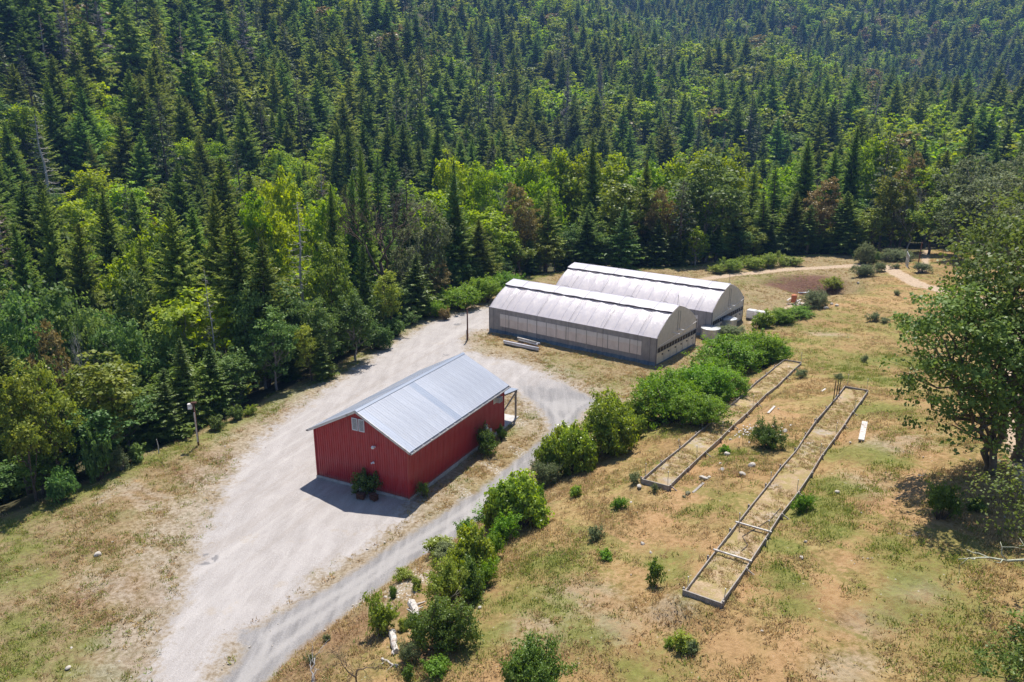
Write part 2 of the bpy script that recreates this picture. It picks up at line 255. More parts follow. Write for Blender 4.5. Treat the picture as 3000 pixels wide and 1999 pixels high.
SHRUBS = [
    (8.41, 59.82, 5.33, 5.31, 'glossy', 'largest glossy green shrub on the road bank, across from the grass corner'),
    (11.65, 65.28, 3.23, 3.67, 'olive', 'yellow-green glossy shrub between the big bank shrub and the brambles'),
    (5.29, 57.03, 4.16, 3.54, 'glossy', 'glossy green shrub beside the road bend, left of the largest one'),
    (3.37, 56.29, 3.87, 2.95, 'glossy', 'leaning olive-leaved shrub overhanging the road edge'),
    (2.69, 54.75, 2.35, 2.6, 'sage', 'soft grey-green bush at the foot of the leaning olive shrub'),
    (6.33, 59.21, 1.4, 1.76, 'glossy', 'low leafy shrub tucked under the largest bank shrub'),
    (14.37, 65.3, 5.15, 6.57, 'bramble', 'big bramble mound in front of the near greenhouse corner'),
    (18.13, 68.06, 4.68, 5.86, 'bramble', 'bramble mound behind the front mound, below the round tanks'),
    (20.3, 69.95, 3.48, 4.48, 'bramble', 'darker bramble clump at the upper end of the front thicket'),
    (14.29, 71.84, 3.61, 3.84, 'bramble', 'small bramble clump nearest the greenhouse grass'),
    (16.12, 61.15, 3.41, 4.55, 'bramble', 'rounded bramble lobe spilling towards the first raised bed'),
    (18.73, 93.46, 1.33, 1.6, 'lime', 'pale spindly sapling at the near greenhouse corner'),
    (24.34, 82.31, 4.68, 7.43, 'bramble', 'wide bramble mound under the water tanks'),
    (28.52, 84.38, 4.67, 6.43, 'bramble', 'dense bramble mound behind the far end of the first bed'),
    (30.47, 85.21, 3.04, 3.79, 'bramble', 'dark rounded end of the bramble thicket at the bed corner'),
    (29.93, 100.7, 1.83, 3.88, 'sage', 'grey-green feathery bush against the far greenhouse'),
    (35.4, 104.4, 2.49, 3.14, 'glossy', 'dark bush at the corner of the far greenhouse'),
    (38.78, 106.63, 2.37, 4.68, 'bramble', 'low green bush on the path edge past the greenhouse'),
    (42.12, 108.9, 1.88, 4.27, 'bramble', 'bright low bush at the end of the green row'),
    (46.9, 115.42, 2.9, 4.83, 'sage', 'large grey sage bush below the dry basin'),
    (43.93, 112.75, 1.59, 2.21, 'sage', 'small pale grey twiggy bush by the debris pile'),
    (57.42, 135.55, 2.55, 3.74, 'lime', 'bright lime bush on the rim of the dry basin'),
    (64.56, 138.87, 2.65, 4.43, 'sage', 'grey-green bush at the top of the basin bank'),
    (69.3, 142.83, 1.88, 3.15, 'sage', 'small round grey bush next to the basin bank'),
    (72.73, 144.03, 1.05, 2.18, 'sage', 'tiny grey bush by the track fork'),
    (74.49, 137.47, 1.87, 3.53, 'sage', 'grey bush behind the gate post'),
    (50.08, 103.08, 1.31, 2.1, 'sage', 'lone dark grey bush on the upper hillside'),
    (51.11, 101.89, 0.8, 1.56, 'sage', 'pale twin of the lone hillside bush'),
    (61.57, 120.06, 0.89, 1.35, 'sage', 'tiny dark tuft bush below the track'),
    (0.69, 46.23, 4.15, 3.92, 'glossy', 'large dark glossy shrub overhanging the lower road'),
    (-1.19, 47.7, 2.75, 1.72, 'olive', 'thin leafy shrub at the roadside end of the dark shrub'),
    (-2.16, 40.36, 3.47, 2.91, 'glossy', 'tall mottled shrub halfway down the lower road bank'),
    (-1.27, 41.66, 1.89, 1.76, 'bramble', 'green undergrowth clump behind the mottled shrub'),
    (-4.05, 37.25, 2.95, 2.66, 'lime', 'pale lime shrub with small leaves on the stony bank'),
    (-2.08, 37.36, 2.27, 2.13, 'dark', 'dark green rounded shrub beside the pale lime one'),
    (-3.43, 32.5, 2.68, 3.24, 'dark', 'wide dark ivy-like mound above the eroded bank'),
    (-4.77, 33.61, 1.59, 1.33, 'dark', 'lower left lobe of dark ivy by the old log'),
    (-7.08, 35.1, 2.66, 1.83, 'lime', 'upright lime sapling beside the road'),
    (-5.89, 35.19, 0.75, 0.71, 'lime', 'yellow-green sprig beside the grey log'),
    (-7.01, 39.14, 0.86, 0.6, 'dark', 'small dark evergreen bush by the stones'),
    (-5.73, 39.83, 0.85, 0.78, 'olive', 'small bush at the edge of the stony strip'),
    (0.89, 27.39, 3.0, 3.02, 'darkround', 'big round dark evergreen bush at the bottom edge'),
    (-5.21, 31.64, 1.33, 1.14, 'sage', 'grey-green bush over the eroded orange bank'),
    (-4.92, 30.14, 0.92, 0.75, 'dark', 'dark sprout on the eroded bank at the bottom edge'),
    (-3.39, 30.24, 0.92, 1.32, 'bramble', 'low green mound between the bank and the round bush'),
    (-10.58, 33.77, 0.65, 0.6, 'sage', 'small tuft bush on the brown verge'),
    (-10.15, 35.76, 0.5, 0.54, 'sage', 'pair-topped tuft bush by the lower road'),
    (19.04, 52.47, 2.08, 2.64, 'dark', 'dense green bush with white flower heads between the beds'),
    (15.83, 52.49, 0.82, 0.96, 'bramble', 'small green bush at the side of the first bed'),
    (17.57, 41.83, 1.4, 1.5, 'bramble', 'bright leafy bush growing through the second bed edge'),
    (7.58, 35.35, 1.4, 1.04, 'dark', 'lone dark shrub on the slope left of the second bed'),
    (8.52, 48.44, 0.93, 0.93, 'sage', 'grey-green bush at the near corner of the first bed'),
    (9.65, 47.05, 0.63, 0.67, 'sage', 'little bush against the near end board of the first bed'),
    (7.02, 45.65, 0.97, 1.12, 'bramble', 'bright green bush below the near end of the first bed'),
    (4.68, 49.92, 1.02, 1.06, 'bramble', 'feathery green tuft bush under the bank shrubs'),
    (5.16, 41.88, 0.98, 1.09, 'sage', 'grey-green bush low on the open slope'),
    (5.46, 39.15, 0.85, 0.96, 'bramble', 'green bush lowest on the open slope, near bare soil'),
    (30.07, 75.19, 1.04, 1.59, 'sage', 'grey bush by the far end of the first bed'),
    (39.87, 82.64, 0.87, 1.11, 'sage', 'pale flowering tuft above the second bed'),
    (33.26, 73.6, 0.71, 1.13, 'sage', 'low sage patch near the charred stakes'),
    (7.68, 29.7, 0.97, 1.07, 'lime', 'lime green broom bush near the bottom edge'),
    (7.27, 29.98, 0.53, 0.59, 'lime', 'small lime tuft beside the broom bush'),
    (8.23, 29.29, 0.67, 0.68, 'sage', 'pale grey bush beside the broom bush'),
    (24.28, 38.91, 2.29, 1.86, 'dark', 'dark shrub standing in the shade of the big oak'),
    (26.45, 39.43, 0.96, 1.4, 'dark', 'low shaded bush at the foot of the big oak'),
    (-2.33, 64.16, 2.36, 2.01, 'dark', 'dense dark bush against the long barn wall'),
    (-1.07, 67.28, 1.54, 1.18, 'dark', 'smaller dark bush at the barn wall near the porch'),
    (-11.7, 56.48, 2.2, 2.31, 'oakling', 'young oak bush growing in front of the barn gable'),
    (-7.15, 55.72, 1.36, 1.07, 'dark', 'small bush at the near barn corner'),
    (-36.15, 55.36, 2.89, 2.45, 'bluegreen', 'upright leafy sapling on the meadow rim'),
    (-34.9, 58.96, 4.37, 2.59, 'bluegreen', 'tall leafy sapling beside a grey bush on the rim'),
    (-34.0, 60.85, 2.25, 1.95, 'sage', 'soft grey bush on the rim beside the tall sapling'),
    (-33.51, 62.71, 1.62, 1.92, 'bluegreen', 'leafy bush right of the soft grey bush'),
    (-32.68, 68.07, 0.84, 1.01, 'lime', 'small bright sprout near the lamp pole'),
    (-31.17, 68.3, 1.05, 1.08, 'lime', 'bright sprout just left of the lamp pole'),
    (-28.88, 69.92, 1.52, 1.95, 'bluegreen', 'pale leafy bush right of the lamp pole'),
    (-27.94, 72.26, 1.53, 1.7, 'bluegreen', 'leafy bush on the pad rim under the firs'),
    (-27.08, 73.67, 1.26, 1.64, 'lime', 'small bright bush furthest along the pad rim'),
    (-8.46, 116.97, 4.19, 6.18, 'bramble', 'bright green thicket behind the turnaround'),
    (-4.47, 122.29, 4.63, 6.99, 'bramble', 'tall green thicket left of the near greenhouse'),
    (-0.58, 128.09, 4.02, 5.84, 'bramble', 'thicket hidden partly behind the near greenhouse'),
    (-11.31, 111.95, 3.16, 3.62, 'bramble', 'low green scrub at the end of the turnaround'),
    (-14.95, 108.15, 2.39, 3.32, 'bluegreen', 'leafy bush on the rim above the grass verge'),
    (-17.91, 96.26, 3.78, 4.32, 'bluegreen', 'large leafy bush on the rim behind the barn'),
    (-16.06, 102.06, 2.67, 2.87, 'bluegreen', 'leafy bush next to the large rim bush'),
    (-9.9, 110.38, 1.72, 1.94, 'bronze', 'dry rust-brown bush by the wire fence remnants'),
    (42.07, 145.64, 2.78, 5.08, 'lime', 'bright lime bush behind the dirt road, tallest clump'),
    (47.13, 148.93, 2.78, 5.22, 'lime', 'bright lime bush in the middle of the roadside row'),
    (51.29, 150.19, 3.05, 4.59, 'lime', 'bright lime bush towards the right of the roadside row'),
    (55.54, 151.91, 2.06, 4.67, 'lime', 'bright lime bush at the right end of the row'),
    (39.0, 143.92, 1.77, 3.65, 'lime', 'low lime bush at the left end of the row'),
    (71.34, 153.95, 4.66, 4.89, 'palelime', 'whitish green sapling where the road meets the track'),
    (73.56, 154.88, 2.8, 2.63, 'dark', 'small dark conifer-like bush beside the whitish sapling'),
    (78.0, 154.24, 2.58, 6.54, 'sage', 'grey-green scrub behind the gate'),
    (4.82, 62.08, 3.39, 2.59, 'glossy', 'leafy hedge clump between the leaning and the largest bank shrubs'),
    (10.25, 61.6, 2.99, 2.88, 'olive', 'yellowish hedge clump on the slope side of the largest shrub'),
    (1.81, 48.68, 2.66, 1.98, 'bramble', 'bright undergrowth lobe above the dark glossy shrub'),
    (-0.67, 44.08, 2.22, 1.84, 'bramble', 'green hedge clump between the dark glossy and mottled shrubs'),
    (-3.01, 39.1, 2.47, 1.69, 'glossy', 'leafy hedge clump linking the mottled shrub and lime shrub'),
    (-1.58, 38.58, 1.75, 1.45, 'bramble', 'bright green creeper patch on the slope beside the hedge'),
    (18.28, 75.75, 2.83, 4.05, 'bramble', 'middle bramble clump filling the thicket below the greenhouse'),
    (21.26, 76.38, 3.39, 4.48, 'bramble', 'bramble clump joining the front and rear mounds'),
    (16.33, 74.89, 2.8, 3.63, 'bramble', 'bramble clump along the grass at the near greenhouse'),
    (26.87, 85.68, 3.55, 4.6, 'bramble', 'bramble clump in front of the far greenhouse sill'),
]
ROCKS = [
    (-29.02, 47.24, 0.5, 'pale rock lying alone in the left meadow grass'),
    (15.89, 51.88, 0.53, 'pale boulder beside the first raised bed, next to a green bush'),
    (21.43, 55.71, 0.46, 'pale rock by the flowering bush'),
    (16.82, 49.04, 0.56, 'flat pale rock on the slope between the beds'),
    (15.83, 47.92, 0.45, 'tan rock just below the flat pale rock'),
    (13.2, 48.26, 0.45, 'white rock, left one of the heap by the first bed'),
    (13.36, 47.96, 0.39, 'pale rock, middle one of the heap by the first bed'),
    (13.64, 48.14, 0.3, 'small rock, right one of the heap by the first bed'),
    (14.78, 49.11, 0.38, 'low flat rock near the grey plank'),
    (11.39, 45.72, 0.26, 'small white rock below the mossy stone'),
    (11.73, 46.06, 0.45, 'mossy dark stone near the end of the grey plank'),
    (8.75, 47.67, 0.39, 'white rock at the near left corner of the first bed'),
    (24.94, 52.14, 0.22, 'small white stone by the weathered white plank'),
    (20.45, 43.52, 0.36, 'pale rock right of the leafy bush on the second bed'),
    (7.76, 40.21, 0.36, 'grey-white rock on bare orange soil'),
    (15.41, 35.88, 0.28, 'grey rock right of the second bed crossbars'),
    (11.52, 30.06, 0.14, 'small white rock low in the bare soil path'),
    (7.98, 46.3, 0.21, 'small rock above the bright bush on the open slope'),
    (47.55, 112.87, 0.78, 'white rock, left one on the slope below the basin'),
    (49.78, 114.31, 0.68, 'white rock, right one on the slope below the basin'),
    (49.63, 115.99, 0.52, 'small white stone between two larger ones below the basin'),
    (61.59, 133.96, 0.6, 'small white rock on the slope under the basin bank'),
    (30.49, 80.33, 0.36, 'white rock at the far end of the first bed'),
    (12.46, 50.14, 0.2, 'small stone at the side of the first bed'),
    (14.96, 50.33, 0.23, 'pale chip of stone near the boulder'),
    (-1.77, 36.02, 0.28, 'white rock at the edge of the dark ivy mound'),
    (-26.64, 65.56, 0.2, 'small stone on the gravel edge'),
    (-28.85, 48.97, 0.17, 'small pale stone upslope of the meadow rock'),
    (-24.87, 35.95, 0.31, 'tan stone in the bottom left grass'),
    (-25.62, 37.64, 0.19, 'white stone in the bottom left grass'),
    (17.48, 56.63, 0.26, 'small rock between bed and flowering bush'),
    (22.4, 57.09, 0.32, 'rock right of the flowering bush'),
    (16.28, 37.6, 0.21, 'rusty stone at the second bed edge'),
    (23.18, 62.37, 0.22, 'white stone above the flowering bush'),
    (6.93, 62.26, 0.27, 'white stone at the foot of the bank shrubs'),
    (18.85, 35.23, 0.14, 'small stone on the dry slope right of the second bed'),
    (-7.82, 44.3, 0.22, 'white stone at the upper end of the stony verge'),
    (-7.55, 39.56, 0.24, 'white stone in the middle of the stony verge'),
    (-6.85, 39.74, 0.26, 'largest white stone of the stony verge'),
    (-6.14, 39.05, 0.21, 'white stone at the lower end of the stony verge'),
]
POSTS = [
    (9.33, 48.78, 1.18),
    (12.87, 54.29, 1.01),
    (15.88, 59.35, 1.12),
    (20.74, 67.17, 1.13),
    (10.7, 47.68, 1.12),
    (13.95, 53.05, 1.05),
    (17.18, 58.1, 1.2),
    (22.03, 65.62, 1.18),
    (32.5, 82.01, 1.27),
    (8.81, 33.29, 0.9),
    (13.21, 39.63, 1.13),
    (17.03, 45.82, 0.94),
    (24.2, 56.66, 0.85),
    (30.88, 66.56, 1.34),
    (10.37, 32.35, 0.9),
    (14.69, 38.85, 1.12),
    (18.48, 44.88, 0.89),
    (22.24, 50.76, 0.97),
    (25.2, 55.25, 0.93),
    (28.97, 60.66, 0.86),
    (32.09, 65.31, 1.33),
]
STAKES = [
    (28.09, 62.84, 1.95),
    (28.58, 63.46, 1.9),
    (28.98, 63.93, 1.72),
    (27.32, 61.3, 0.7),
]
LAMP_POLE = (-29.17, 65.72, -0.0)
BARE_POLE = (-6.01, 99.73, 0.0)
GATE_A = (76.03, 146.59, 1.06)
GATE_B = (72.67, 137.29, 1.38)
GATE_POST = (75.58, 141.19, 1.36)
TANK1 = (27.04, 100.66, -0.01)
TANK2 = (30.51, 104.89, -0.01)
WHITE_TANK = (36.14, 110.38, -0.01)
DEBRIS = (45.33, 119.78, -0.02)
PIPES_A = (-1.0, 98.02, 0.03)
PIPES_B = (3.44, 94.87, 0.0)
PIPES2_A = (1.01, 99.42, 0.02)
PIPES2_B = (3.39, 97.24, 0.04)
PLANK_A = (25.54, 51.75, 6.65)
PLANK_B = (27.81, 56.17, 6.22)
PLANK2_A = (22.04, 61.56, 4.89)
PLANK2_B = (23.11, 63.13, 4.9)
PLANK3_A = (12.04, 46.08, 5.49)
PLANK3_B = (13.05, 47.35, 5.55)
PLANK4_A = (29.15, 68.01, 4.43)
PLANK4_B = (29.97, 69.07, 4.33)
OAK1 = (29.38, 44.02, 7.99)
OAK2 = (30.8, 44.37, 8.18)
STUMP = (-5.43, 36.71, 2.99)
LOG_A = (-6.39, 34.84, 3.09)
LOG_B = (-5.86, 32.78, 3.55)
BRANCH_A = (-6.54, 32.45, 3.43)
BRANCH_B = (-5.61, 31.45, 3.79)
BARE1 = (-7.43, 30.41, 3.42)
BARE2 = (-9.44, 29.81, 2.97)
SHED_OAK = (26.22, 29.53, 8.36)
STICK_A = (-32.2, 64.14, -0.07)
CULVERT = (52.5, 134.89, -1.82)
FALLEN_A = (21.32, 37.61, 7.51)
FALLEN_B = (21.8, 37.15, 7.61)
FALLEN2_A = (26.17, 44.92, 7.38)
FALLEN2_B = (26.51, 44.35, 7.53)
# ---------------------------------------------------------------- terrain
FOOT = np.array([(-24, 8), (-15.67, 30.17), (-13.53, 34.86), (-12.36, 37.32), (-10.18, 41.07), (-8.66, 43.35), (-7.13, 46.18), (-4.85, 48.55),
                 (-2.15, 52.54), (0.0, 57.37), (2.32, 62.88), (5.28, 68.56), (9.47, 76.68), (16.07, 85.47), (26.33, 97.79), (34.26, 106.14),
                 (39.87, 112.8), (47.55, 122.59), (57.51, 134.93), (67.98, 147.79), (90, 172), (150, 230)], float)
EDGE = np.array([(-60, -60), (-48, 20), (-41.47, 45.16), (-39.0, 52.14), (-36.94, 55.34), (-34.97, 59.53), (-33.34, 63.59), (-30.68, 67.75),
                 (-27.85, 72.87), (-24.83, 80.86), (-20.89, 89.25), (-17.43, 101.81), (-15.04, 108.9), (-11.25, 116.97), (-5.8, 127.46),
                 (0.0, 136.06), (6.53, 144.52), (20.3, 150.16), (33.15, 150.16), (41.95, 155.48), (54.63, 162.37), (74.22, 165.62),
                 (85.42, 167.29), (112, 160), (170, 140), (320, 110)], float)


def sdist(x, y, line):
    """signed distance to an open polyline, positive on its left"""
    x = np.asarray(x, float); y = np.asarray(y, float)
    best = np.full(x.shape, 1e9); sg = np.ones(x.shape)
    for (ax, ay), (bx, by) in zip(line[:-1], line[1:]):
        dx, dy = bx - ax, by - ay
        t = np.clip(((x - ax) * dx + (y - ay) * dy) / (dx * dx + dy * dy), 0, 1)
        px, py = ax + t * dx - x, ay + t * dy - y
        d = np.hypot(px, py)
        cr = dx * (y - ay) - dy * (x - ax)
        m = d < best - 1e-9
        best = np.where(m, d, best)
        sg = np.where(m, np.sign(cr), sg)
    return best * sg


def pdist(x, y, poly):
    """signed distance to a closed polygon, positive inside"""
    x = np.asarray(x, float); y = np.asarray(y, float)
    P = np.asarray(poly, float)
    best = np.full(x.shape, 1e9); inside = np.zeros(x.shape, bool)
    for i in range(len(P)):
        ax, ay = P[i]; bx, by = P[(i + 1) % len(P)]
        dx, dy = bx - ax, by - ay
        t = np.clip(((x - ax) * dx + (y - ay) * dy) / (dx * dx + dy * dy + 1e-12), 0, 1)
        best = np.minimum(best, np.hypot(ax + t * dx - x, ay + t * dy - y))
        c = (ay > y) != (by > y)
        xx = ax + (y - ay) * dx / (dy if abs(dy) > 1e-9 else 1e-9)
        inside ^= c & (x < xx)
    return np.where(inside, best, -best)


def ss(a, b, v):
    t = np.clip((v - a) / (b - a), 0, 1)
    return t * t * (3 - 2 * t)


_rs = np.random.RandomState(7)
_LAT = _rs.rand(64, 64)


def vnoise(x, y, s):
    """smooth value noise 0..1 with cell size s"""
    x = np.asarray(x, float) / s + 1000.3; y = np.asarray(y, float) / s + 1000.7
    ix = np.floor(x).astype(int); iy = np.floor(y).astype(int)
    fx = x - ix; fy = y - iy
    fx = fx * fx * (3 - 2 * fx); fy = fy * fy * (3 - 2 * fy)
    a = _LAT[ix % 64, iy % 64]; b = _LAT[(ix + 1) % 64, iy % 64]
    c = _LAT[ix % 64, (iy + 1) % 64]; d = _LAT[(ix + 1) % 64, (iy + 1) % 64]
    return (a * (1 - fx) + b * fx) * (1 - fy) + (c * (1 - fx) + d * fx) * fy


COL_TH = np.radians([-60, -33.7, -14, 0, 14, 28.8, 50])
COL = [
    ([0, 60, 85, 120, 180, 240, 300, 380, 500, 700, 2600], [-4, -4, -9, -14, -9, 7, 30, 68, 112, 160, 420]),
    ([0, 60, 85, 120, 180, 240, 300, 380, 500, 700, 2600], [-4, -4, -9, -14, -9, 7, 30, 68, 112, 160, 420]),
    ([0, 90, 125, 170, 230, 300, 380, 480, 620, 800, 2600], [-2, -4, -10, -13, -6, 9, 32, 62, 110, 160, 430]),
    ([0, 130, 160, 200, 260, 330, 400, 500, 600, 750, 900, 2600], [0, 0, -6, -14, -14, -6, 6, 24, 50, 92, 146, 560]),
    ([0, 140, 180, 230, 300, 380, 500, 620, 720, 850, 1000, 1200, 1400, 2600], [0, 0, -6, -12, -12, -2, 18, 40, 62, 52, 100, 190, 290, 640]),
    ([0, 160, 200, 260, 350, 420, 520, 600, 720, 900, 1100, 1350, 2600], [4, 4, 0, -6, -4, 4, 16, 24, 4, 48, 115, 240, 620]),
    ([0, 160, 200, 260, 350, 420, 600, 750, 900, 1100, 1600, 2600], [8, 10, 12, 12, 14, 20, 40, 70, 110, 190, 360, 620]),
]


def z_far(x, y):
    r = np.hypot(x, y); th = np.arctan2(x, y)
    zz = np.stack([np.interp(r, a, b) for a, b in COL])
    k = np.clip(np.searchsorted(COL_TH, th) - 1, 0, len(COL_TH) - 2)
    t = np.clip((th - COL_TH[k]) / (COL_TH[k + 1] - COL_TH[k]), 0, 1)
    t = t * t * (3 - 2 * t)
    za = np.take_along_axis(zz, k[None], 0)[0]; zb = np.take_along_axis(zz, k[None] + 1, 0)[0]
    amp = np.clip((r - 150) / 250, 0.15, 1)
    n = (vnoise(x, y, 90) - .5) * 16 + (vnoise(x + 77, y - 31, 38) - .5) * 7
    n = n + (vnoise(x + 500, y + 90, 210) - .5) * 30 * ss(380, 800, r)
    return za * (1 - t) + zb * t + n * amp


# raised beds: near end, far end, heights along the length (the slope is levelled across each bed)
BEDS = [((9.83, 47.72), (31.55, 82.27), (5.15, 2.55)),
        ((9.35, 32.56), (31.38, 65.81), (6.75, 5.35))]
BED_W = 1.9


def bed_coords(x, y, bed):
    (ax, ay), (bx, by), zz = bed
    L = math.hypot(bx - ax, by - ay); ux, uy = (bx - ax) / L, (by - ay) / L
    s = (x - ax) * ux + (y - ay) * uy
    c = (x - ax) * uy - (y - ay) * ux            # positive to the right (uphill)
    return s, c, L, np.interp(s / L, np.linspace(0, 1, len(zz)), zz)


def z_near(x, y):
    z = z_near0(x, y)
    for bed in BEDS:
        s, c, L, zb = bed_coords(x, y, bed)
        w = (1 - ss(1.15, 2.6, np.abs(c))) * ss(-2.0, -.4, s) * (1 - ss(L + .4, L + 2.0, s))
        z = z * (1 - w) + zb * w
    return z


def z_near0(x, y):
    d = np.maximum(-sdist(x, y, FOOT), 0)
    fac = 1 - .6 * ss(48, 92, y)
    hill = 10.5 * (1 - np.exp(-d / 25.0)) * fac
    hill = hill + 1.0 * ss(.3, 2.6, d) * (1 - ss(40, 62, y)) * np.exp(-d / 25)
    hill = hill + (d > 0) * np.minimum(d, 12) / 12 * ((vnoise(x, y, 9) - .5) * .7 + (vnoise(x, y, 3.5) - .5) * .22)
    # dry basin beyond the greenhouses
    e = np.hypot(((x - 55) * .78 - (y - 131) * .62) / 9.0, ((x - 55) * .62 + (y - 131) * .78) / 7.0)
    hill = hill - 2.3 * (1 - ss(.25, 1.2, e))
    flat = (vnoise(x, y, 6) - .5) * .10 + (vnoise(x + 9, y + 4, 1.7) - .5) * .04
    return hill + flat


def zt(x, y):
    x = np.asarray(x, float); y = np.asarray(y, float)
    de = sdist(x, y, EDGE)
    w = ss(-.5, 20, de)
    return z_near(x, y) * (1 - w) + z_far(x, y) * w - .35 * ss(-2.5, 3, de)


def zg(x, y):
    return float(zt(np.array([x]), np.array([y]))[0])
# ---------------------------------------------------------------- helpers
def link(o, parent=None):
    COLL.objects.link(o)
    if parent is not None:
        o.parent = parent
    return o


def tag(o, label=None, cat=None, group=None, kind=None):
    if label: o['label'] = label
    if cat: o['category'] = cat
    if group: o['group'] = group
    if kind: o['kind'] = kind
    return o


def empty(name, loc=(0, 0, 0), rz=0.0, label=None, cat=None, group=None):
    o = bpy.data.objects.new(name, None)
    o.empty_display_size = .3
    COLL.objects.link(o)
    o.location = loc
    o.rotation_euler = (0, 0, rz)
    return tag(o, label, cat, group)


class MB:
    """collects verts and faces (with material index) and builds one mesh"""
    def __init__(s):
        s.v = []; s.f = []; s.m = []; s.n = 0

    def add(s, V, F, mi=0):
        V = np.asarray(V, float).reshape(-1, 3)
        b = s.n
        s.v.append(V); s.n += len(V)
        for f in F:
            s.f.append([i + b for i in f]); s.m.append(mi)
        return s

    def box(s, c, size, rot=None, mi=0):
        x, y, z = [d / 2 for d in size]
        V = np.array([(-x, -y, -z), (x, -y, -z), (x, y, -z), (-x, y, -z), (-x, -y, z), (x, -y, z), (x, y, z), (-x, y, z)])
        if rot is not None:
            V = V @ np.array(rot.to_3x3() if hasattr(rot, 'to_3x3') else rot).T
        return s.add(V + np.array(c), [(0, 3, 2, 1), (4, 5, 6, 7), (0, 1, 5, 4), (1, 2, 6, 5), (2, 3, 7, 6), (3, 0, 4, 7)], mi)

    def beam(s, p, q, w, h, up=(0, 0, 1), mi=0):
        p = Vector(p); q = Vector(q); d = (q - p); L = d.length
        y = d / L; u = Vector(up)
        x = y.cross(u)
        if x.length < 1e-4: x = y.cross(Vector((1, 0, 0)))
        x.normalize(); z = x.cross(y)
        M = np.array([x, y, z]).T
        return s.box((p + q) / 2, (w, L, h), M, mi)

    def tube(s, path, rad, sides=6, mi=0, cap=True):
        path = np.asarray(path, float); n = len(path)
        rad = np.broadcast_to(np.asarray(rad, float), (n,))
        tan = np.gradient(path, axis=0)
        tan /= np.linalg.norm(tan, axis=1)[:, None] + 1e-9
        ref = np.array((0, 0, 1.0)) if abs(tan[0][2]) < .9 else np.array((1.0, 0, 0))
        V = []
        a = np.arange(sides) * 2 * math.pi / sides
        for i in range(n):
            x = np.cross(tan[i], ref); x /= np.linalg.norm(x) + 1e-9
            y = np.cross(tan[i], x)
            V.append(path[i] + rad[i] * (np.cos(a)[:, None] * x + np.sin(a)[:, None] * y))
        V = np.concatenate(V)
        F = []
        for i in range(n - 1):
            for k in range(sides):
                k2 = (k + 1) % sides
                F.append((i * sides + k, i * sides + k2, (i + 1) * sides + k2, (i + 1) * sides + k))
        if cap:
            F.append(tuple(range(sides))[::-1]); F.append(tuple((n - 1) * sides + k for k in range(sides)))
        return s.add(V, F, mi)

    def lathe(s, prof, sides=20, c=(0, 0, 0), mi=0):
        a = np.arange(sides) * 2 * math.pi / sides
        V = np.concatenate([np.stack([r * np.cos(a) + c[0], r * np.sin(a) + c[1], np.full(sides, z + c[2])], 1) for r, z in prof])
        F = []
        for i in range(len(prof) - 1):
            for k in range(sides):
                k2 = (k + 1) % sides
                F.append((i * sides + k, i * sides + k2, (i + 1) * sides + k2, (i + 1) * sides + k))
        F.append(tuple(range(sides))[::-1]); F.append(tuple((len(prof) - 1) * sides + k for k in range(sides)))
        return s.add(V, F, mi)

    def mesh(s, name, mats, smooth=False):
        me = bpy.data.meshes.new(name)
        me.from_pydata(np.concatenate(s.v).tolist(), [], s.f)
        for m in (mats if isinstance(mats, (list, tuple)) else [mats]): me.materials.append(m)
        me.polygons.foreach_set('material_index', s.m)
        if smooth: me.polygons.foreach_set('use_smooth', [True] * len(s.f))
        me.update()
        return me

    def build(s, name, mats, parent=None, smooth=False, loc=None, rz=None):
        o = bpy.data.objects.new(name, s.mesh(name, mats, smooth))
        link(o, parent)
        if loc is not None: o.location = loc
        if rz is not None: o.rotation_euler = (0, 0, rz)
        return o


def np_mesh(name, V, F, mats, mi=None, smooth=None, attrs=None):
    """fast mesh from an (n,3) array and an (m,k) index array"""
    me = bpy.data.meshes.new(name)
    V = np.asarray(V, np.float32); F = np.asarray(F, np.int32)
    k = F.shape[1]
    me.vertices.add(len(V)); me.vertices.foreach_set('co', V.ravel())
    me.loops.add(F.size); me.loops.foreach_set('vertex_index', F.ravel())
    me.polygons.add(len(F))
    me.polygons.foreach_set('loop_start', np.arange(0, F.size, k, dtype=np.int32))
    try: me.polygons.foreach_set('loop_total', np.full(len(F), k, np.int32))
    except Exception: pass
    for m in mats: me.materials.append(m)
    if mi is not None: me.polygons.foreach_set('material_index', np.asarray(mi, np.int32))
    if smooth is not None: me.polygons.foreach_set('use_smooth', np.broadcast_to(np.asarray(smooth, bool), (len(F),)))
    for n, a in (attrs or {}).items():
        at = me.attributes.new(n, 'FLOAT', 'POINT')
        at.data.foreach_set('value', np.asarray(a, np.float32))
    me.update(); me.validate()
    return me


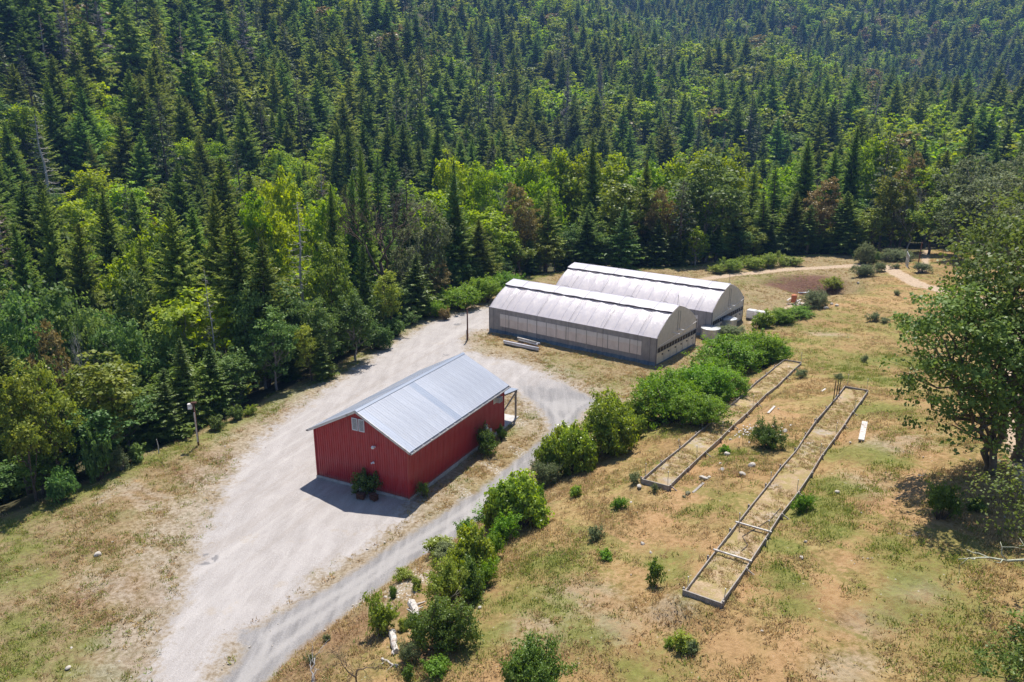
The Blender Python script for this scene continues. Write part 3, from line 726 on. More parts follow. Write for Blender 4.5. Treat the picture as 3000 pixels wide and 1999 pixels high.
# ---------------------------------------------------------------- materials
class NT:
    def __init__(s, name):
        s.m = bpy.data.materials.new(name); s.m.use_nodes = True
        s.t = s.m.node_tree; s.t.nodes.clear()
        s.out = s.t.nodes.new('ShaderNodeOutputMaterial')

    def n(s, kind, **kw):
        nd = s.t.nodes.new(kind)
        for k, v in kw.items():
            if k in ('operation', 'blend_type', 'data_type', 'attribute_name', 'noise_dimensions', 'feature', 'interpolation', 'clamp', 'use_clamp', 'mode', 'normalize', 'distance'):
                setattr(nd, k, v)
        return nd

    def l(s, a, b): s.t.links.new(a, b)

    def val(s, sock, v):
        if hasattr(v, 'is_output'): s.l(v, sock)
        else: sock.default_value = v

    def math(s, op, a, b=0.0, c=None, clamp=False):
        nd = s.n('ShaderNodeMath', operation=op); nd.use_clamp = clamp
        s.val(nd.inputs[0], a); s.val(nd.inputs[1], b)
        if c is not None: s.val(nd.inputs[2], c)
        return nd.outputs[0]

    def ramp(s, v, a, b, lo=0.0, hi=1.0):
        nd = s.n('ShaderNodeMapRange'); nd.interpolation_type = 'SMOOTHSTEP'
        s.val(nd.inputs[0], v)
        for i, x in enumerate((a, b, lo, hi)): s.val(nd.inputs[i + 1], x)
        return nd.outputs[0]

    def mix(s, f, a, b, blend='MIX'):
        nd = s.t.nodes.new('ShaderNodeMix'); nd.data_type = 'RGBA'; nd.blend_type = blend
        s.val(nd.inputs[0], f)
        for i, x in ((6, a), (7, b)):
            if isinstance(x, tuple) and len(x) == 3: x = (*x, 1)
            s.val(nd.inputs[i], x)
        return nd.outputs[2]

    def noise(s, scale, detail=3, rough=.55, vec=None, dist=0.0):
        nd = s.n('ShaderNodeTexNoise')
        nd.inputs['Scale'].default_value = scale; nd.inputs['Detail'].default_value = detail
        nd.inputs['Roughness'].default_value = rough; nd.inputs['Distortion'].default_value = dist
        if vec is not None: s.l(vec, nd.inputs['Vector'])
        return nd.outputs['Fac']

    def voro(s, scale, vec=None, out='Distance'):
        nd = s.n('ShaderNodeTexVoronoi'); nd.inputs['Scale'].default_value = scale
        if vec is not None: s.l(vec, nd.inputs['Vector'])
        return nd.outputs[out]

    def attr(s, name):
        nd = s.n('ShaderNodeAttribute', attribute_name=name)
        return nd.outputs['Fac']

    def pos(s): return s.n('ShaderNodeNewGeometry').outputs['Position']

    def obj(s): return s.n('ShaderNodeTexCoord').outputs['Object']

    def mapping(s, vec, scale=(1, 1, 1), rot=(0, 0, 0)):
        nd = s.n('ShaderNodeMapping'); s.l(vec, nd.inputs[0])
        nd.inputs['Scale'].default_value = scale; nd.inputs['Rotation'].default_value = rot
        return nd.outputs[0]

    def rnd(s): return s.n('ShaderNodeObjectInfo').outputs['Random']

    def hsv(s, col, h=.5, sat=1.0, v=1.0):
        nd = s.n('ShaderNodeHueSaturation')
        s.val(nd.inputs['Hue'], h); s.val(nd.inputs['Saturation'], sat); s.val(nd.inputs['Value'], v)
        s.val(nd.inputs['Color'], (*col, 1) if isinstance(col, tuple) and len(col) == 3 else col)
        return nd.outputs[0]

    def bump(s, h, strength=.3, dist=.05):
        nd = s.n('ShaderNodeBump'); nd.inputs['Strength'].default_value = strength; nd.inputs['Distance'].default_value = dist
        s.l(h, nd.inputs['Height']); return nd.outputs[0]

    def bsdf(s, col, rough=.8, metal=0.0, spec=.3, normal=None):
        b = s.n('ShaderNodeBsdfPrincipled')
        s.val(b.inputs['Base Color'], (*col, 1) if isinstance(col, tuple) and len(col) == 3 else col)
        s.val(b.inputs['Roughness'], rough); s.val(b.inputs['Metallic'], metal)
        b.inputs['Specular IOR Level'].default_value = spec
        if normal is not None: s.l(normal, b.inputs['Normal'])
        return b.outputs[0]

    def done(s, sh):
        s.l(sh, s.out.inputs[0]); return s.m


def plain(name, col, rough=.7, metal=0.0, spec=.3, var=.15, scale=4.0, bump=.0, dirt=None):
    t = NT(name)
    p = t.obj()
    n = t.noise(scale, 4, .6, p)
    c = t.hsv(col, .5, 1.0, t.ramp(n, .25, .75, 1 - var, 1 + var))
    if dirt:
        c = t.mix(t.ramp(t.noise(scale * .37, 5, .65, p), .52, .7), c, dirt)
    nm = t.bump(t.noise(scale * 6, 3, .6, p), bump, .02) if bump else None
    return t.done(t.bsdf(c, rough, metal, spec, nm))


def leaf_mat(name, col, col2, trans=.32, hue=.035, vmin=.7, vmax=1.3, rough=.5, spec=.25, sat=1.0):
    """foliage: colour varies per leaf (attribute tint) and per plant (object random)"""
    t = NT(name)
    r = t.rnd()
    tint = t.attr('tint')
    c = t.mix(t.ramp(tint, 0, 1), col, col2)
    r2 = t.math('FRACT', t.math('MULTIPLY', r, 17.31))
    c = t.hsv(c, t.math('ADD', .5 - hue / 2, t.math('MULTIPLY', r2, hue)), sat, t.math('ADD', vmin, t.math('MULTIPLY', r, vmax - vmin)))
    b = t.bsdf(c, rough, 0, spec)
    tr = t.n('ShaderNodeBsdfTranslucent')
    t.l(t.hsv(c, .488, 1.12, 1.25), tr.inputs[0])
    mx = t.n('ShaderNodeMixShader'); mx.inputs[0].default_value = trans
    t.l(b, mx.inputs[1]); t.l(tr.outputs[0], mx.inputs[2])
    return t.done(mx.outputs[0])


M = {}
M['bark'] = plain('bark', (.13, .095, .07), .9, var=.4, scale=5, bump=.5)
M['bark_grey'] = plain('bark_grey', (.25, .225, .20), .9, var=.35, scale=5, bump=.5)
M['bark_moss'] = plain('bark_moss', (.15, .12, .09), .9, var=.35, scale=4, bump=.5, dirt=(.13, .14, .05))
M['dead_wood'] = plain('dead_wood', (.37, .34, .32), .9, var=.3, scale=5, bump=.4)
M['fir'] = leaf_mat('fir_needles', (.092, .150, .034), (.250, .330, .074), .45, .06, .68, 1.32, .6, .12)
M['fir_far'] = leaf_mat('fir_needles_far', (.092, .150, .036), (.245, .325, .074), .45, .07, .62, 1.32, .65, .1)
M['fir_bright'] = leaf_mat('fir_needles_bright', (.085, .165, .035), (.16, .26, .05), .25, .02, .9, 1.1)
M['cedar'] = leaf_mat('cedar_sprays', (.065, .115, .022), (.14, .20, .035), .25, .03, .8, 1.2)
M['pine'] = leaf_mat('pine_needles', (.11, .140, .072), (.17, .200, .100), .26, .03, .75, 1.2)
M['dry_fir'] = leaf_mat('dry_needles', (.20, .15, .10), (.30, .235, .17), .2, .03, .7, 1.2)
M['grey_fir'] = leaf_mat('grey_dead_needles', (.17, .155, .15), (.29, .265, .26), .2, .03, .8, 1.15, .8, .1)
M['maple'] = leaf_mat('maple_leaves', (.18, .28, .028), (.335, .44, .045), .50, .04, .8, 1.2, .5, .2)
M['oak'] = leaf_mat('oak_leaves', (.092, .142, .032), (.180, .240, .058), .38, .035, .8, 1.2, .45, .2)
M['olive'] = leaf_mat('madrone_leaves', (.135, .200, .032), (.270, .325, .060), .42, .045, .75, 1.2, .45, .2)
M['bronze'] = leaf_mat('bronze_leaves', (.19, .15, .055), (.33, .25, .095), .32, .03, .8, 1.15, .45, .25)
M['bluegreen'] = leaf_mat('bluegreen_leaves', (.085, .155, .040), (.185, .275, .072), .40, .05, .8, 1.25, .5, .2)
M['bramble'] = leaf_mat('bramble_leaves', (.115, .225, .022), (.24, .385, .045), .44, .025, .9, 1.1, .5, .25)
M['lime'] = leaf_mat('lime_leaves', (.18, .25, .035), (.33, .40, .070), .40, .03, .9, 1.15)
M['sage'] = leaf_mat('sage_leaves', (.130, .165, .068), (.215, .25, .11), .30, .03, .85, 1.15, .6, .15)
M['darkshrub'] = leaf_mat('dark_shrub_leaves', (.078, .145, .024), (.165, .250, .045), .38, .03, .85, 1.15, .45, .3)
M['glossy'] = leaf_mat('glossy_leaves', (.175, .255, .030), (.36, .43, .058), .46, .03, .85, 1.15, .35, .45)
# ---------------------------------------------------------------- ground
NX0, NX1, NY0, NY1, NR = -62.0, 120.0, 12.0, 184.0, .4


def track_mask(x, y, line, half):
    return half - np.abs(sdist(x, y, np.array(line)))


def blob_sum(x, y, kind):
    s = np.zeros_like(x)
    rng = np.random.RandomState(3)
    for bx, by, rx, ry, k, st in BLOBS:
        a = rng.uniform(-.25, .25) + (-.5 if bx > -8 else .5)
        if k != kind: continue
        c, sn = math.cos(a), math.sin(a)
        dx, dy = x - bx, y - by
        u = (dx * c - dy * sn) / (rx * 1.25); v = (dx * sn + dy * c) / (ry * 1.25)
        s = np.maximum(s, st * np.exp(-(u * u + v * v) * .9))
    return s


def zone_attrs(x, y):
    de = sdist(x, y, EDGE)
    pad = pdist(x, y, PAD)
    road = pdist(x, y, ROAD)
    tr = np.maximum.reduce([track_mask(x, y, TRACK_A, 1.25), track_mask(x, y, TRACK_B, 1.35), track_mask(x, y, TRACK_C, .7), track_mask(x, y, TRACK_D, .9)])
    green = np.maximum(blob_sum(x, y, 'G'), .75 * np.exp(-((np.abs(de + 1.0)) / 1.8) ** 2))
    soil = np.maximum(blob_sum(x, y, 'O'), .75 * np.exp(-(sdist(x, y, np.array(SOIL_PATH)) / 1.1) ** 2))
    return dict(z_pad=np.clip(pad, -6, 6), z_road=np.minimum(np.clip(road, -6, 6), 2.2 - 2.6 * ss(66, 88, y)), z_track=np.clip(tr, -6, 6), z_green=green, z_soil=soil,
                z_red=blob_sum(x, y, 'R'), z_pale=np.maximum(blob_sum(x, y, 'P'), np.maximum.reduce([.95 * np.exp(-(sdist(x, y, np.array(l)) / .32) ** 2) for l in RUTS])), z_stone=blob_sum(x, y, 'S'), z_forest=ss(-.8, 3.0, de), z_hill=ss(1, 9, -sdist(x, y, FOOT)), z_basin=blob_sum(x, y, 'B'))


def ground_material():
    t = NT('ground_surface')
    p = t.pos()
    big = t.noise(.11, 3, .6, p); mid = t.noise(.55, 4, .62, p); fine = t.noise(3.2, 3, .65, p); grain = t.noise(17, 2, .7, p)
    # dry grass: straw, tan, brown
    straw = t.mix(t.ramp(fine, .32, .68), (.29, .195, .085), (.47, .345, .165))
    brown = t.mix(t.ramp(fine, .3, .7), (.23, .145, .068), (.38, .255, .125))
    base = t.mix(t.ramp(t.math('ADD', t.math('MULTIPLY', mid, .6), t.math('MULTIPLY', big, .4)), .42, .58), brown, straw)
    # a weak natural greening everywhere
    grn = t.mix(t.ramp(fine, .3, .7), (.125, .145, .032), (.235, .245, .060))
    g_all = t.ramp(t.math('ADD', t.math('MULTIPLY', t.noise(.30, 6, .68, t.mapping(p, (1, 1, 1), (0, 0, 1.9))), .75), t.math('MULTIPLY', grain, .25)), .48, .66, 0, .75)
    base = t.mix(g_all, base, grn)
    base = t.mix(t.math('MULTIPLY', t.math('SUBTRACT', 1.0, t.attr('z_hill')), .45), base, t.mix(t.ramp(fine, .3, .7), (.175, .150, .088), (.33, .285, .205)))
    streak = t.math('ADD', t.math('MULTIPLY', t.noise(1.0, 4, .62, t.mapping(t.mapping(p, (1, 1, 1), (0, 0, .99)), (.075, .36, .2))), .8), t.math('MULTIPLY', fine, .2))
    rag = t.math('SUBTRACT', t.math('ADD', t.math('MULTIPLY', mid, .9), t.math('MULTIPLY', fine, .7)), .8)   # about -.5 .. .5

    def zone(name, thr=.42, wid=.34, amp=1.25):
        return t.ramp(t.math('ADD', t.attr(name), t.math('MULTIPLY', rag, amp)), thr - wid, thr + wid)
    red = t.mix(t.ramp(fine, .3, .7), (.165, .088, .050), (.31, .19, .108))
    base = t.mix(t.math('MULTIPLY', zone('z_red'), .75), base, red)
    pale = t.mix(t.ramp(fine, .3, .7), (.30, .245, .175), (.47, .40, .32))
    base = t.mix(t.math('MULTIPLY', zone('z_pale', .5), .6), base, pale)
    soil = t.mix(t.ramp(t.math('ADD', t.math('MULTIPLY', fine, .5), t.math('MULTIPLY', grain, .5)), .36, .64), (.33, .19, .088), (.52, .335, .19))
    base = t.mix(t.math('MULTIPLY', zone('z_soil', .46, .36), .8), base, soil)
    base = t.mix(t.math('MULTIPLY', t.ramp(streak, .49, .61, 0, .50), t.attr('z_hill')), base, (.41, .255, .130))
    base = t.mix(t.math('MULTIPLY', t.ramp(streak, .48, .39, 0, .62), t.attr('z_hill')), base, (.20, .20, .058))
    base = t.mix(zone('z_basin', .40, .25, .6), base, t.mix(t.ramp(fine, .3, .7), (.12, .062, .046), (.20, .115, .08)))
    green = t.mix(t.ramp(fine, .3, .7), (.115, .135, .032), (.215, .23, .062))
    base = t.mix(t.math('MULTIPLY', zone('z_green', .48, .36, 1.3), .8), base, green)
    # scattered bare scabs of soil and white stones
    scab = t.ramp(t.math('ADD', t.math('MULTIPLY', t.noise(.9, 5, .7, p), .7), t.math('MULTIPLY', grain, .3)), .58, .66)
    base = t.mix(t.math('MULTIPLY', scab, .55), base, soil)
    vor = t.n('ShaderNodeTexVoronoi'); vor.inputs['Scale'].default_value = 2.6; t.l(p, vor.inputs['Vector'])
    chip = t.math('MULTIPLY', t.ramp(vor.outputs['Distance'], .10, .16, 1, 0), t.ramp(t.noise(.8, 3, .6, p), .55, .62))
    base = t.mix(t.math('MULTIPLY', chip, .6), base, (.55, .49, .42))
    # stony strips
    st = zone('z_stone', .35, .15, .9)
    vs = t.voro(5.5, p)
    base = t.mix(t.math('MULTIPLY', st, t.ramp(vs, .22, .42, 1, .15)), base, (.62, .58, .54))
    base = t.hsv(base, .5, 1.04, .88)
    # tracks of bare dirt
    dirt = t.mix(t.ramp(fine, .3, .7), (.34, .245, .165), (.50, .385, .275))
    base = t.mix(t.ramp(t.math('ADD', t.attr('z_track'), t.math('MULTIPLY', rag, 1.3)), -.25, .35), base, dirt)
    # pale gravel
    wear = t.noise(1.0, 4, .6, t.mapping(p, (1.15, .10, 1), (0, 0, .42)))
    gv = t.math('ADD', t.math('MULTIPLY', grain, .55), t.math('ADD', t.math('MULTIPLY', wear, .27), t.math('MULTIPLY', mid, .18)))
    grav = t.mix(t.ramp(gv, .36, .64), (.292, .264, .246), (.440, .404, .383))
    ruts = t.noise(1.0, 2, .5, t.mapping(t.mapping(p, (1, 1, 1), (0, 0, .40)), (.9, .035, 1)))
    grav = t.mix(t.ramp(ruts, .52, .64, 0, .28), grav, (.50, .46, .43))
    grav = t.mix(t.ramp(ruts, .44, .34, 0, .22), grav, (.255, .215, .18))
    grav = t.mix(t.ramp(t.noise(45, 2, .6, p), .55, .66, 0, .6), grav, (.19, .17, .165))
    wet = t.math('MULTIPLY', t.ramp(t.voro(.16, p), .10, .14, 1, 0), t.ramp(mid, .5, .56))
    grav = t.mix(t.math('MULTIPLY', wet, .75), grav, (.15, .145, .15))
    grav = t.mix(t.ramp(t.noise(.35, 4, .7, p), .60, .70, 0, .4), grav, (.34, .28, .215))
    halo = t.ramp(t.math('ADD', t.attr('z_pad'), t.math('MULTIPLY', rag, 6.5)), -5.0, -.4, 0, .6)
    base = t.mix(halo, base, t.mix(t.ramp(fine, .3, .7), (.255, .205, .155), (.42, .36, .295)))
    pd = t.ramp(t.math('ADD', t.attr('z_pad'), t.math('MULTIPLY', rag, 4.8)), -1.0, .9)
    base = t.mix(pd, base, grav)
    # dark road gravel with lighter wheel ruts
    rv = t.math('ADD', t.math('MULTIPLY', grain, .5), t.math('MULTIPLY', t.noise(1.3, 3, .6, t.mapping(p, (1.6, .12, 1), (0, 0, .52))), .5))
    rd = t.mix(t.ramp(rv, .36, .64), (.185, .175, .172), (.300, .282, .272))
    rd = t.mix(t.ramp(t.voro(9, p), .10, .17, .55, 0), rd, (.52, .49, .47))
    rut = t.math('ABSOLUTE', t.math('SUBTRACT', t.attr('z_road'), 1.15))
    rd = t.mix(t.ramp(t.math('ADD', rut, t.math('MULTIPLY', rag, .7)), .05, .5, .55, 0), rd, (.38, .355, .335))
    base = t.mix(t.ramp(t.math('ADD', t.attr('z_road'), t.math('MULTIPLY', rag, 1.2)), -.35, .5), base, rd)
    # forest floor
    ff = t.mix(t.ramp(fine, .3, .7), (.050, .050, .022), (.10, .085, .045))
    base = t.mix(t.ramp(t.math('ADD', t.attr('z_forest'), t.math('MULTIPLY', rag, .6)), .3, .7), base, ff)
    soft = t.ramp(t.math('MAXIMUM', t.attr('z_pad'), t.attr('z_road')), -.4, .6, 1, .25)
    h = t.math('ADD', t.math('MULTIPLY', t.noise(6.5, 5, .75, p), soft), t.math('MULTIPLY', grain, .25))
    return t.done(t.bsdf(base, .95, 0, .12, t.bump(h, .9, .11)))


M['ground'] = ground_material()
_gx = np.arange(NX0, NX1 + .01, NR); _gy = np.arange(NY0, NY1 + .01, NR)
_X, _Y = np.meshgrid(_gx, _gy)
_x, _y = _X.ravel(), _Y.ravel()
_ZA = zone_attrs(_x, _y)
_z = zt(_x, _y)
_veg = np.clip(1 - np.maximum.reduce([ss(-.6, .8, _ZA['z_pad']), ss(-.3, .3, _ZA['z_road']), ss(-.3, .4, _ZA['z_track'])]), 0, 1)
_rs2 = np.random.RandomState(11)
_z = _z + _veg * ((vnoise(_x, _y, .9) - .5) * .16 + _rs2.uniform(-.035, .035, _x.shape)) + (1 - _veg) * (_rs2.uniform(-.012, .012, _x.shape) + (vnoise(_x * 1.0, _y, 1.1) - .5) * .05)
_nx, _ny = len(_gx), len(_gy)
_i = (np.arange(_ny - 1)[:, None] * _nx + np.arange(_nx - 1)[None]).ravel()
_F = np.stack([_i, _i + 1, _i + 1 + _nx, _i + _nx], 1)
ground = bpy.data.objects.new('ground', np_mesh('ground', np.stack([_x, _y, _z], 1), _F, [M['ground']], smooth=True, attrs=_ZA))
link(ground); tag(ground, kind='structure')

# the valley and the far slopes: a wide sheet in rings that dips under the near one
_t = NT('forest_floor')
_p = _t.pos()
M['forest_floor'] = _t.done(_t.bsdf(_t.mix(_t.ramp(_t.noise(.25, 5, .6, _p), .4, .6), (.045, .050, .022), (.095, .085, .045)), .95, 0, .1))
_rr = np.concatenate([[0], np.geomspace(18, 2600, 110)]); _tt = np.linspace(-math.pi, math.pi, 241)
_RR, _TT = np.meshgrid(_rr, _tt)
_x2 = (_RR * np.sin(_TT)).ravel(); _y2 = (_RR * np.cos(_TT)).ravel()
_z2 = zt(_x2, _y2)
_ins = ss(0, 6, np.minimum.reduce([_x2 - NX0, NX1 - _x2, _y2 - NY0, NY1 - _y2]))
_z2 = _z2 - .12 - _ins * 3.0
_n2 = len(_rr)
_i = (np.arange(240)[:, None] * _n2 + np.arange(_n2 - 1)[None]).ravel()
hills = bpy.data.objects.new('hills', np_mesh('hills', np.stack([_x2, _y2, _z2], 1), np.stack([_i, _i + 1, _i + 1 + _n2, _i + _n2], 1), [M['forest_floor']], smooth=True))
link(hills); tag(hills, kind='structure')
# ---------------------------------------------------------------- plant generators (numpy)
def rot_basis(d):
    """unit vectors perpendicular to rows of d"""
    d = d / (np.linalg.norm(d, axis=1, keepdims=True) + 1e-9)
    ref = np.where(np.abs(d[:, 2:3]) < .9, np.array([[0, 0, 1.0]]), np.array([[1.0, 0, 0]]))
    a = np.cross(d, ref); a /= np.linalg.norm(a, axis=1, keepdims=True) + 1e-9
    return d, a, np.cross(d, a)


def leaf_quads(c, nrm, length, width, rng, axis=None):
    """diamond leaves at c facing nrm; returns V (4n,3)"""
    n = len(c)
    nrm, a, b = rot_basis(nrm)
    if axis is None:
        th = rng.uniform(0, 2 * math.pi, (n, 1))
        u = a * np.cos(th) + b * np.sin(th)
    else:
        u = axis - nrm * np.sum(axis * nrm, 1, keepdims=True)
        u /= np.linalg.norm(u, axis=1, keepdims=True) + 1e-9
    v = np.cross(nrm, u)
    L = np.broadcast_to(np.asarray(length, float), (n,))[:, None]; W = np.broadcast_to(np.asarray(width, float), (n,))[:, None]
    V = np.stack([c - u * L * .5, c + v * W * .5 - u * L * .06 + nrm * L * .06, c + u * L * .5, c - v * W * .5 - u * L * .06 + nrm * L * .06], 1)
    return V.reshape(-1, 3)


def leaf_mesh(name, V, mat, tint):
    n = len(V) // 4
    F = np.arange(4 * n, dtype=np.int32).reshape(n, 4)
    return np_mesh(name, V, F, [mat], attrs={'tint': np.repeat(tint, 4)})


def limb(mb, p, q, r0, r1, rng, sag=0.0, wob=.06, seg=5, sides=5, mi=0):
    p = np.array(p, float); q = np.array(q, float)
    t = np.linspace(0, 1, seg)[:, None]
    L = np.linalg.norm(q - p)
    path = p + (q - p) * t
    path += rng.normal(0, wob * L, (seg, 3)) * np.sin(t * math.pi) * np.array([1, 1, .6])
    path[:, 2] += (sag * L * np.sin(t * math.pi))[:, 0]
    mb.tube(path, r0 + (r1 - r0) * t[:, 0], sides, mi, cap=True)
    return path


def make_broadleaf(name, seed, h, rad, mat, bark, lobes=9, clumps=60, leaves=26, leaf=.34, trunk_frac=.28, flat=.8, open_=.0, r_trunk=None, lean=(0, 0), multi=1, crown_lo=None):
    """returns (trunk mesh, crown mesh); base at the origin"""
    rng = np.random.RandomState(seed)
    r_trunk = r_trunk or h * .018
    lo = (crown_lo if crown_lo is not None else trunk_frac) * h
    cz = (lo + h) / 2; rz = (h - lo) / 2
    mb = MB()
    lob = []
    for i in range(lobes):
        for _ in range(30):
            d = rng.normal(0, 1, 3); d /= np.linalg.norm(d)
            k = rng.uniform(.35, .72)
            c = np.array([d[0] * rad * k, d[1] * rad * k, cz + d[2] * rz * k])
            if all(np.linalg.norm((c - o[0]) / np.array([rad, rad, rz])) > .42 for o in lob): break
        s = rng.uniform(.34, .52)
        lob.append((c + np.array([lean[0], lean[1], 0]) * (c[2] / h), np.array([rad * s, rad * s, rz * s * flat + .12 * rad])))
    # trunks and limbs
    for m in range(multi):
        off = rng.normal(0, r_trunk * 1.6, 2) if multi > 1 else np.zeros(2)
        top = np.array([lean[0] * .6 + off[0] * 4, lean[1] * .6 + off[1] * 4, lo + (h - lo) * rng.uniform(.45, .65)])
        path = limb(mb, (off[0], off[1], -.4), top, r_trunk * (1 if multi == 1 else .75), r_trunk * .38, rng, 0, .03, 8, 8)
        for c, s in lob[m::multi]:
            i = min(7, max(2, int(rng.uniform(.3, .95) * 7)))
            st = path[i]
            e = c + np.array([0, 0, -.15 * s[2]])
            pl = limb(mb, st, e, r_trunk * rng.uniform(.30, .45), r_trunk * .12, rng, -.05, .06, 6, 5)
            for _ in range(4):
                d = rng.normal(0, 1, 3); d /= np.linalg.norm(d); d[2] = abs(d[2]) * .7
                limb(mb, pl[rng.randint(3, 6)], c + d * s * .85, r_trunk * .13, r_trunk * .03, rng, 0, .08, 4, 3)
    trunk = mb.mesh(name + '_trunk', bark, True)
    # leaf clumps on the lobes' outer shells
    per = rng.multinomial(clumps, np.array([o[1].prod() ** .6 for o in lob]) / sum(o[1].prod() ** .6 for o in lob))
    C, NR, SZ = [], [], []
    for (c, s), k in zip(lob, per):
        d = rng.normal(0, 1, (k, 3)); d /= np.linalg.norm(d, axis=1, keepdims=True)
        d[:, 2] = np.where(d[:, 2] < -.35, -d[:, 2] * .6, d[:, 2])
        C.append(c + d * s * rng.uniform(.62, 1.08, (k, 1))); NR.append(d)
        SZ.append(np.full(k, np.mean(s)))
    C = np.concatenate(C); NR = np.concatenate(NR); SZ = np.concatenate(SZ)
    n = len(C) * leaves
    ci = np.repeat(np.arange(len(C)), leaves)
    cr = SZ[ci] * rng.uniform(.20, .36, len(C))[ci]
    g = rng.normal(0, .5, (n, 3)); g *= np.array([1, 1, .55])
    pos = C[ci] + g * cr[:, None]
    nr = NR[ci] * .55 + np.array([0, 0, .45]) + rng.normal(0, .55, (n, 3))
    sz = leaf * rng.uniform(.65, 1.3, n)
    V = leaf_quads(pos, nr, sz, sz * .72, rng)
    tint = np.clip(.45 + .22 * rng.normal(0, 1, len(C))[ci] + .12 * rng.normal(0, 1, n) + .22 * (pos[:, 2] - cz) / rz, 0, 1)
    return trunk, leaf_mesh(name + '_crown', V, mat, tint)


def make_conifer(name, seed, h, rad, mat, bark, branches=230, sprays=7, lo=.10, power=.85, droop=.25, r_trunk=None, spray=.62, sparse=0.0, clump_ends=False, gap=.2, wide=.42):
    rng = np.random.RandomState(seed)
    r_trunk = r_trunk or h * .0135
    mb = MB()
    nseg = 10
    t = np.linspace(0, 1, nseg)
    bend = rng.normal(0, .006 * h, (nseg, 2)).cumsum(0) * .4
    path = np.stack([bend[:, 0], bend[:, 1], -.5 + t * (h + .3)], 1)
    mb.tube(path, r_trunk * (1 - t) ** .9 + .015, 7)
    th0 = rng.uniform(0, 6.28)
    V, T = [], []
    u = (np.arange(branches) + rng.uniform(0, .8, branches)) / branches
    hh = lo + (1 - lo) * (1 - (1 - u) ** 1.35)      # more branches low down
    sect = rng.uniform(.75, 1.15, 9)
    for i in range(branches):
        z = hh[i]
        if rng.rand() < sparse: continue
        a = th0 + i * 2.39996 + rng.normal(0, .25)
        k = sect[int((a % 6.283) / 6.284 * 9)]
        L = rad * ((1 - z) ** power) * rng.uniform(.58, 1.22) * k + .020 * h * (1.06 - z) * rng.uniform(.4, 1) + .004 * h
        if z < lo + .12: L *= rng.uniform(.45, 1.0)
        if rng.rand() < gap: L *= rng.uniform(.35, .7)
        d = np.array([math.cos(a), math.sin(a), 0])
        rise = (.55 * z - droop * (1 - z)) + rng.normal(0, .07)
        p0 = np.array([np.interp(z, t, bend[:, 0]), np.interp(z, t, bend[:, 1]), z * h])
        tt = np.linspace(.12, 1, sprays)
        pts = p0 + d * (tt * L)[:, None] + np.array([0, 0, 1]) * ((rise * tt + .16 * (tt ** 2 - tt)) * L)[:, None]
        if L > .06 * h or clump_ends:
            mb.tube(np.stack([p0, pts[sprays // 2], pts[-1]]), [r_trunk * .13, r_trunk * .07, .012], 3, cap=False)
        side = np.array([-d[1], d[0], 0])
        for sg in (-1, 1, 0):
            w = (1 - tt) * .42 + .13
            if clump_ends:
                w = np.full(sprays, .30)
            ln = spray * (w * L * 1.0 + .15 * rad * (1.14 - z)) * rng.uniform(.7, 1.25, sprays)
            ax = d * (.75 if sg else 1.0) + side * sg * .8 + np.array([0, 0, 1]) * (rise * .6 - .18)
            ax = np.tile(ax, (sprays, 1)) + rng.normal(0, .16, (sprays, 3))
            ax /= np.linalg.norm(ax, axis=1, keepdims=True)
            pp = pts if not clump_ends else p0 + d * (L * rng.uniform(.45, 1.0, sprays))[:, None] + np.array([0, 0, 1]) * (rise * .8 * L + rng.normal(0, .05 * L, sprays))[:, None]
            c = pp + ax * ln[:, None] * .42
            nr = np.array([0, 0, .85]) + d * .25 + rng.normal(0, .55, (sprays, 3))
            V.append(leaf_quads(c, nr, ln * 1.1, ln * (wide if not clump_ends else .62), rng, ax))
            T.append(np.clip(.12 + .62 * tt + rng.normal(0, .17, sprays) + (.12 if sg == 0 else 0), 0, 1))  # tint rises along each branch: sunlit tips put into the colour
    # leader
    V.append(leaf_quads(np.array([[path[-1][0], path[-1][1], h * .985]] * 3), np.array([[1, 0, 0.], [0, 1, 0.], [1, 1, 0.]]), h * .06, h * .010, rng, np.array([[0, 0, 1.0]] * 3)))
    T.append(np.full(3, .7))
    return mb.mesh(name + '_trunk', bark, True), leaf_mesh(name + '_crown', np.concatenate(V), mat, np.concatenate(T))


def make_snag(name, seed, h, rad, mat, branches=60, lo=.2, r_trunk=None, up=-.05, fork=2, shape='cone'):
    """bare dead tree; trunk mesh and branch mesh"""
    rng = np.random.RandomState(seed)
    r_trunk = r_trunk or h * .013
    mb = MB(); mt = MB()
    t = np.linspace(0, 1, 9)
    path = np.stack([rng.normal(0, .006 * h, 9).cumsum(), rng.normal(0, .006 * h, 9).cumsum(), -.4 + t * (h + .4)], 1)
    mt.tube(path, r_trunk * (1 - t) ** .8 + .02, 7)
    for i in range(branches):
        z = lo + (1 - lo) * rng.uniform(0, 1) ** .9
        a = rng.uniform(0, 6.28)
        L = rad * ((1 - z) ** .7 if shape == 'cone' else math.sqrt(max(0, 1 - ((z - .55) / .5) ** 2)) * .9 + .1) * rng.uniform(.4, 1.1) + .02 * h
        p = np.array([np.interp(z, t, path[:, 0]), np.interp(z, t, path[:, 1]), z * h])
        q = p + np.array([math.cos(a) * L, math.sin(a) * L, up * L + rng.normal(0, .1 * L)])
        pl = limb(mb, p, q, r_trunk * .2 * (1 - z * .5), .01, rng, -.06, .06, 5, 3)
        for _ in range(fork):
            s = pl[rng.randint(1, 4)]; a2 = a + rng.normal(0, .8)
            q2 = s + np.array([math.cos(a2), math.sin(a2), rng.normal(up + .1, .35)]) * L * rng.uniform(.25, .5)
            limb(mb, s, q2, r_trunk * .09, .008, rng, 0, .08, 3, 3)
    return mt.mesh(name + '_trunk', mat, True), mb.mesh(name + '_branches', mat, True)


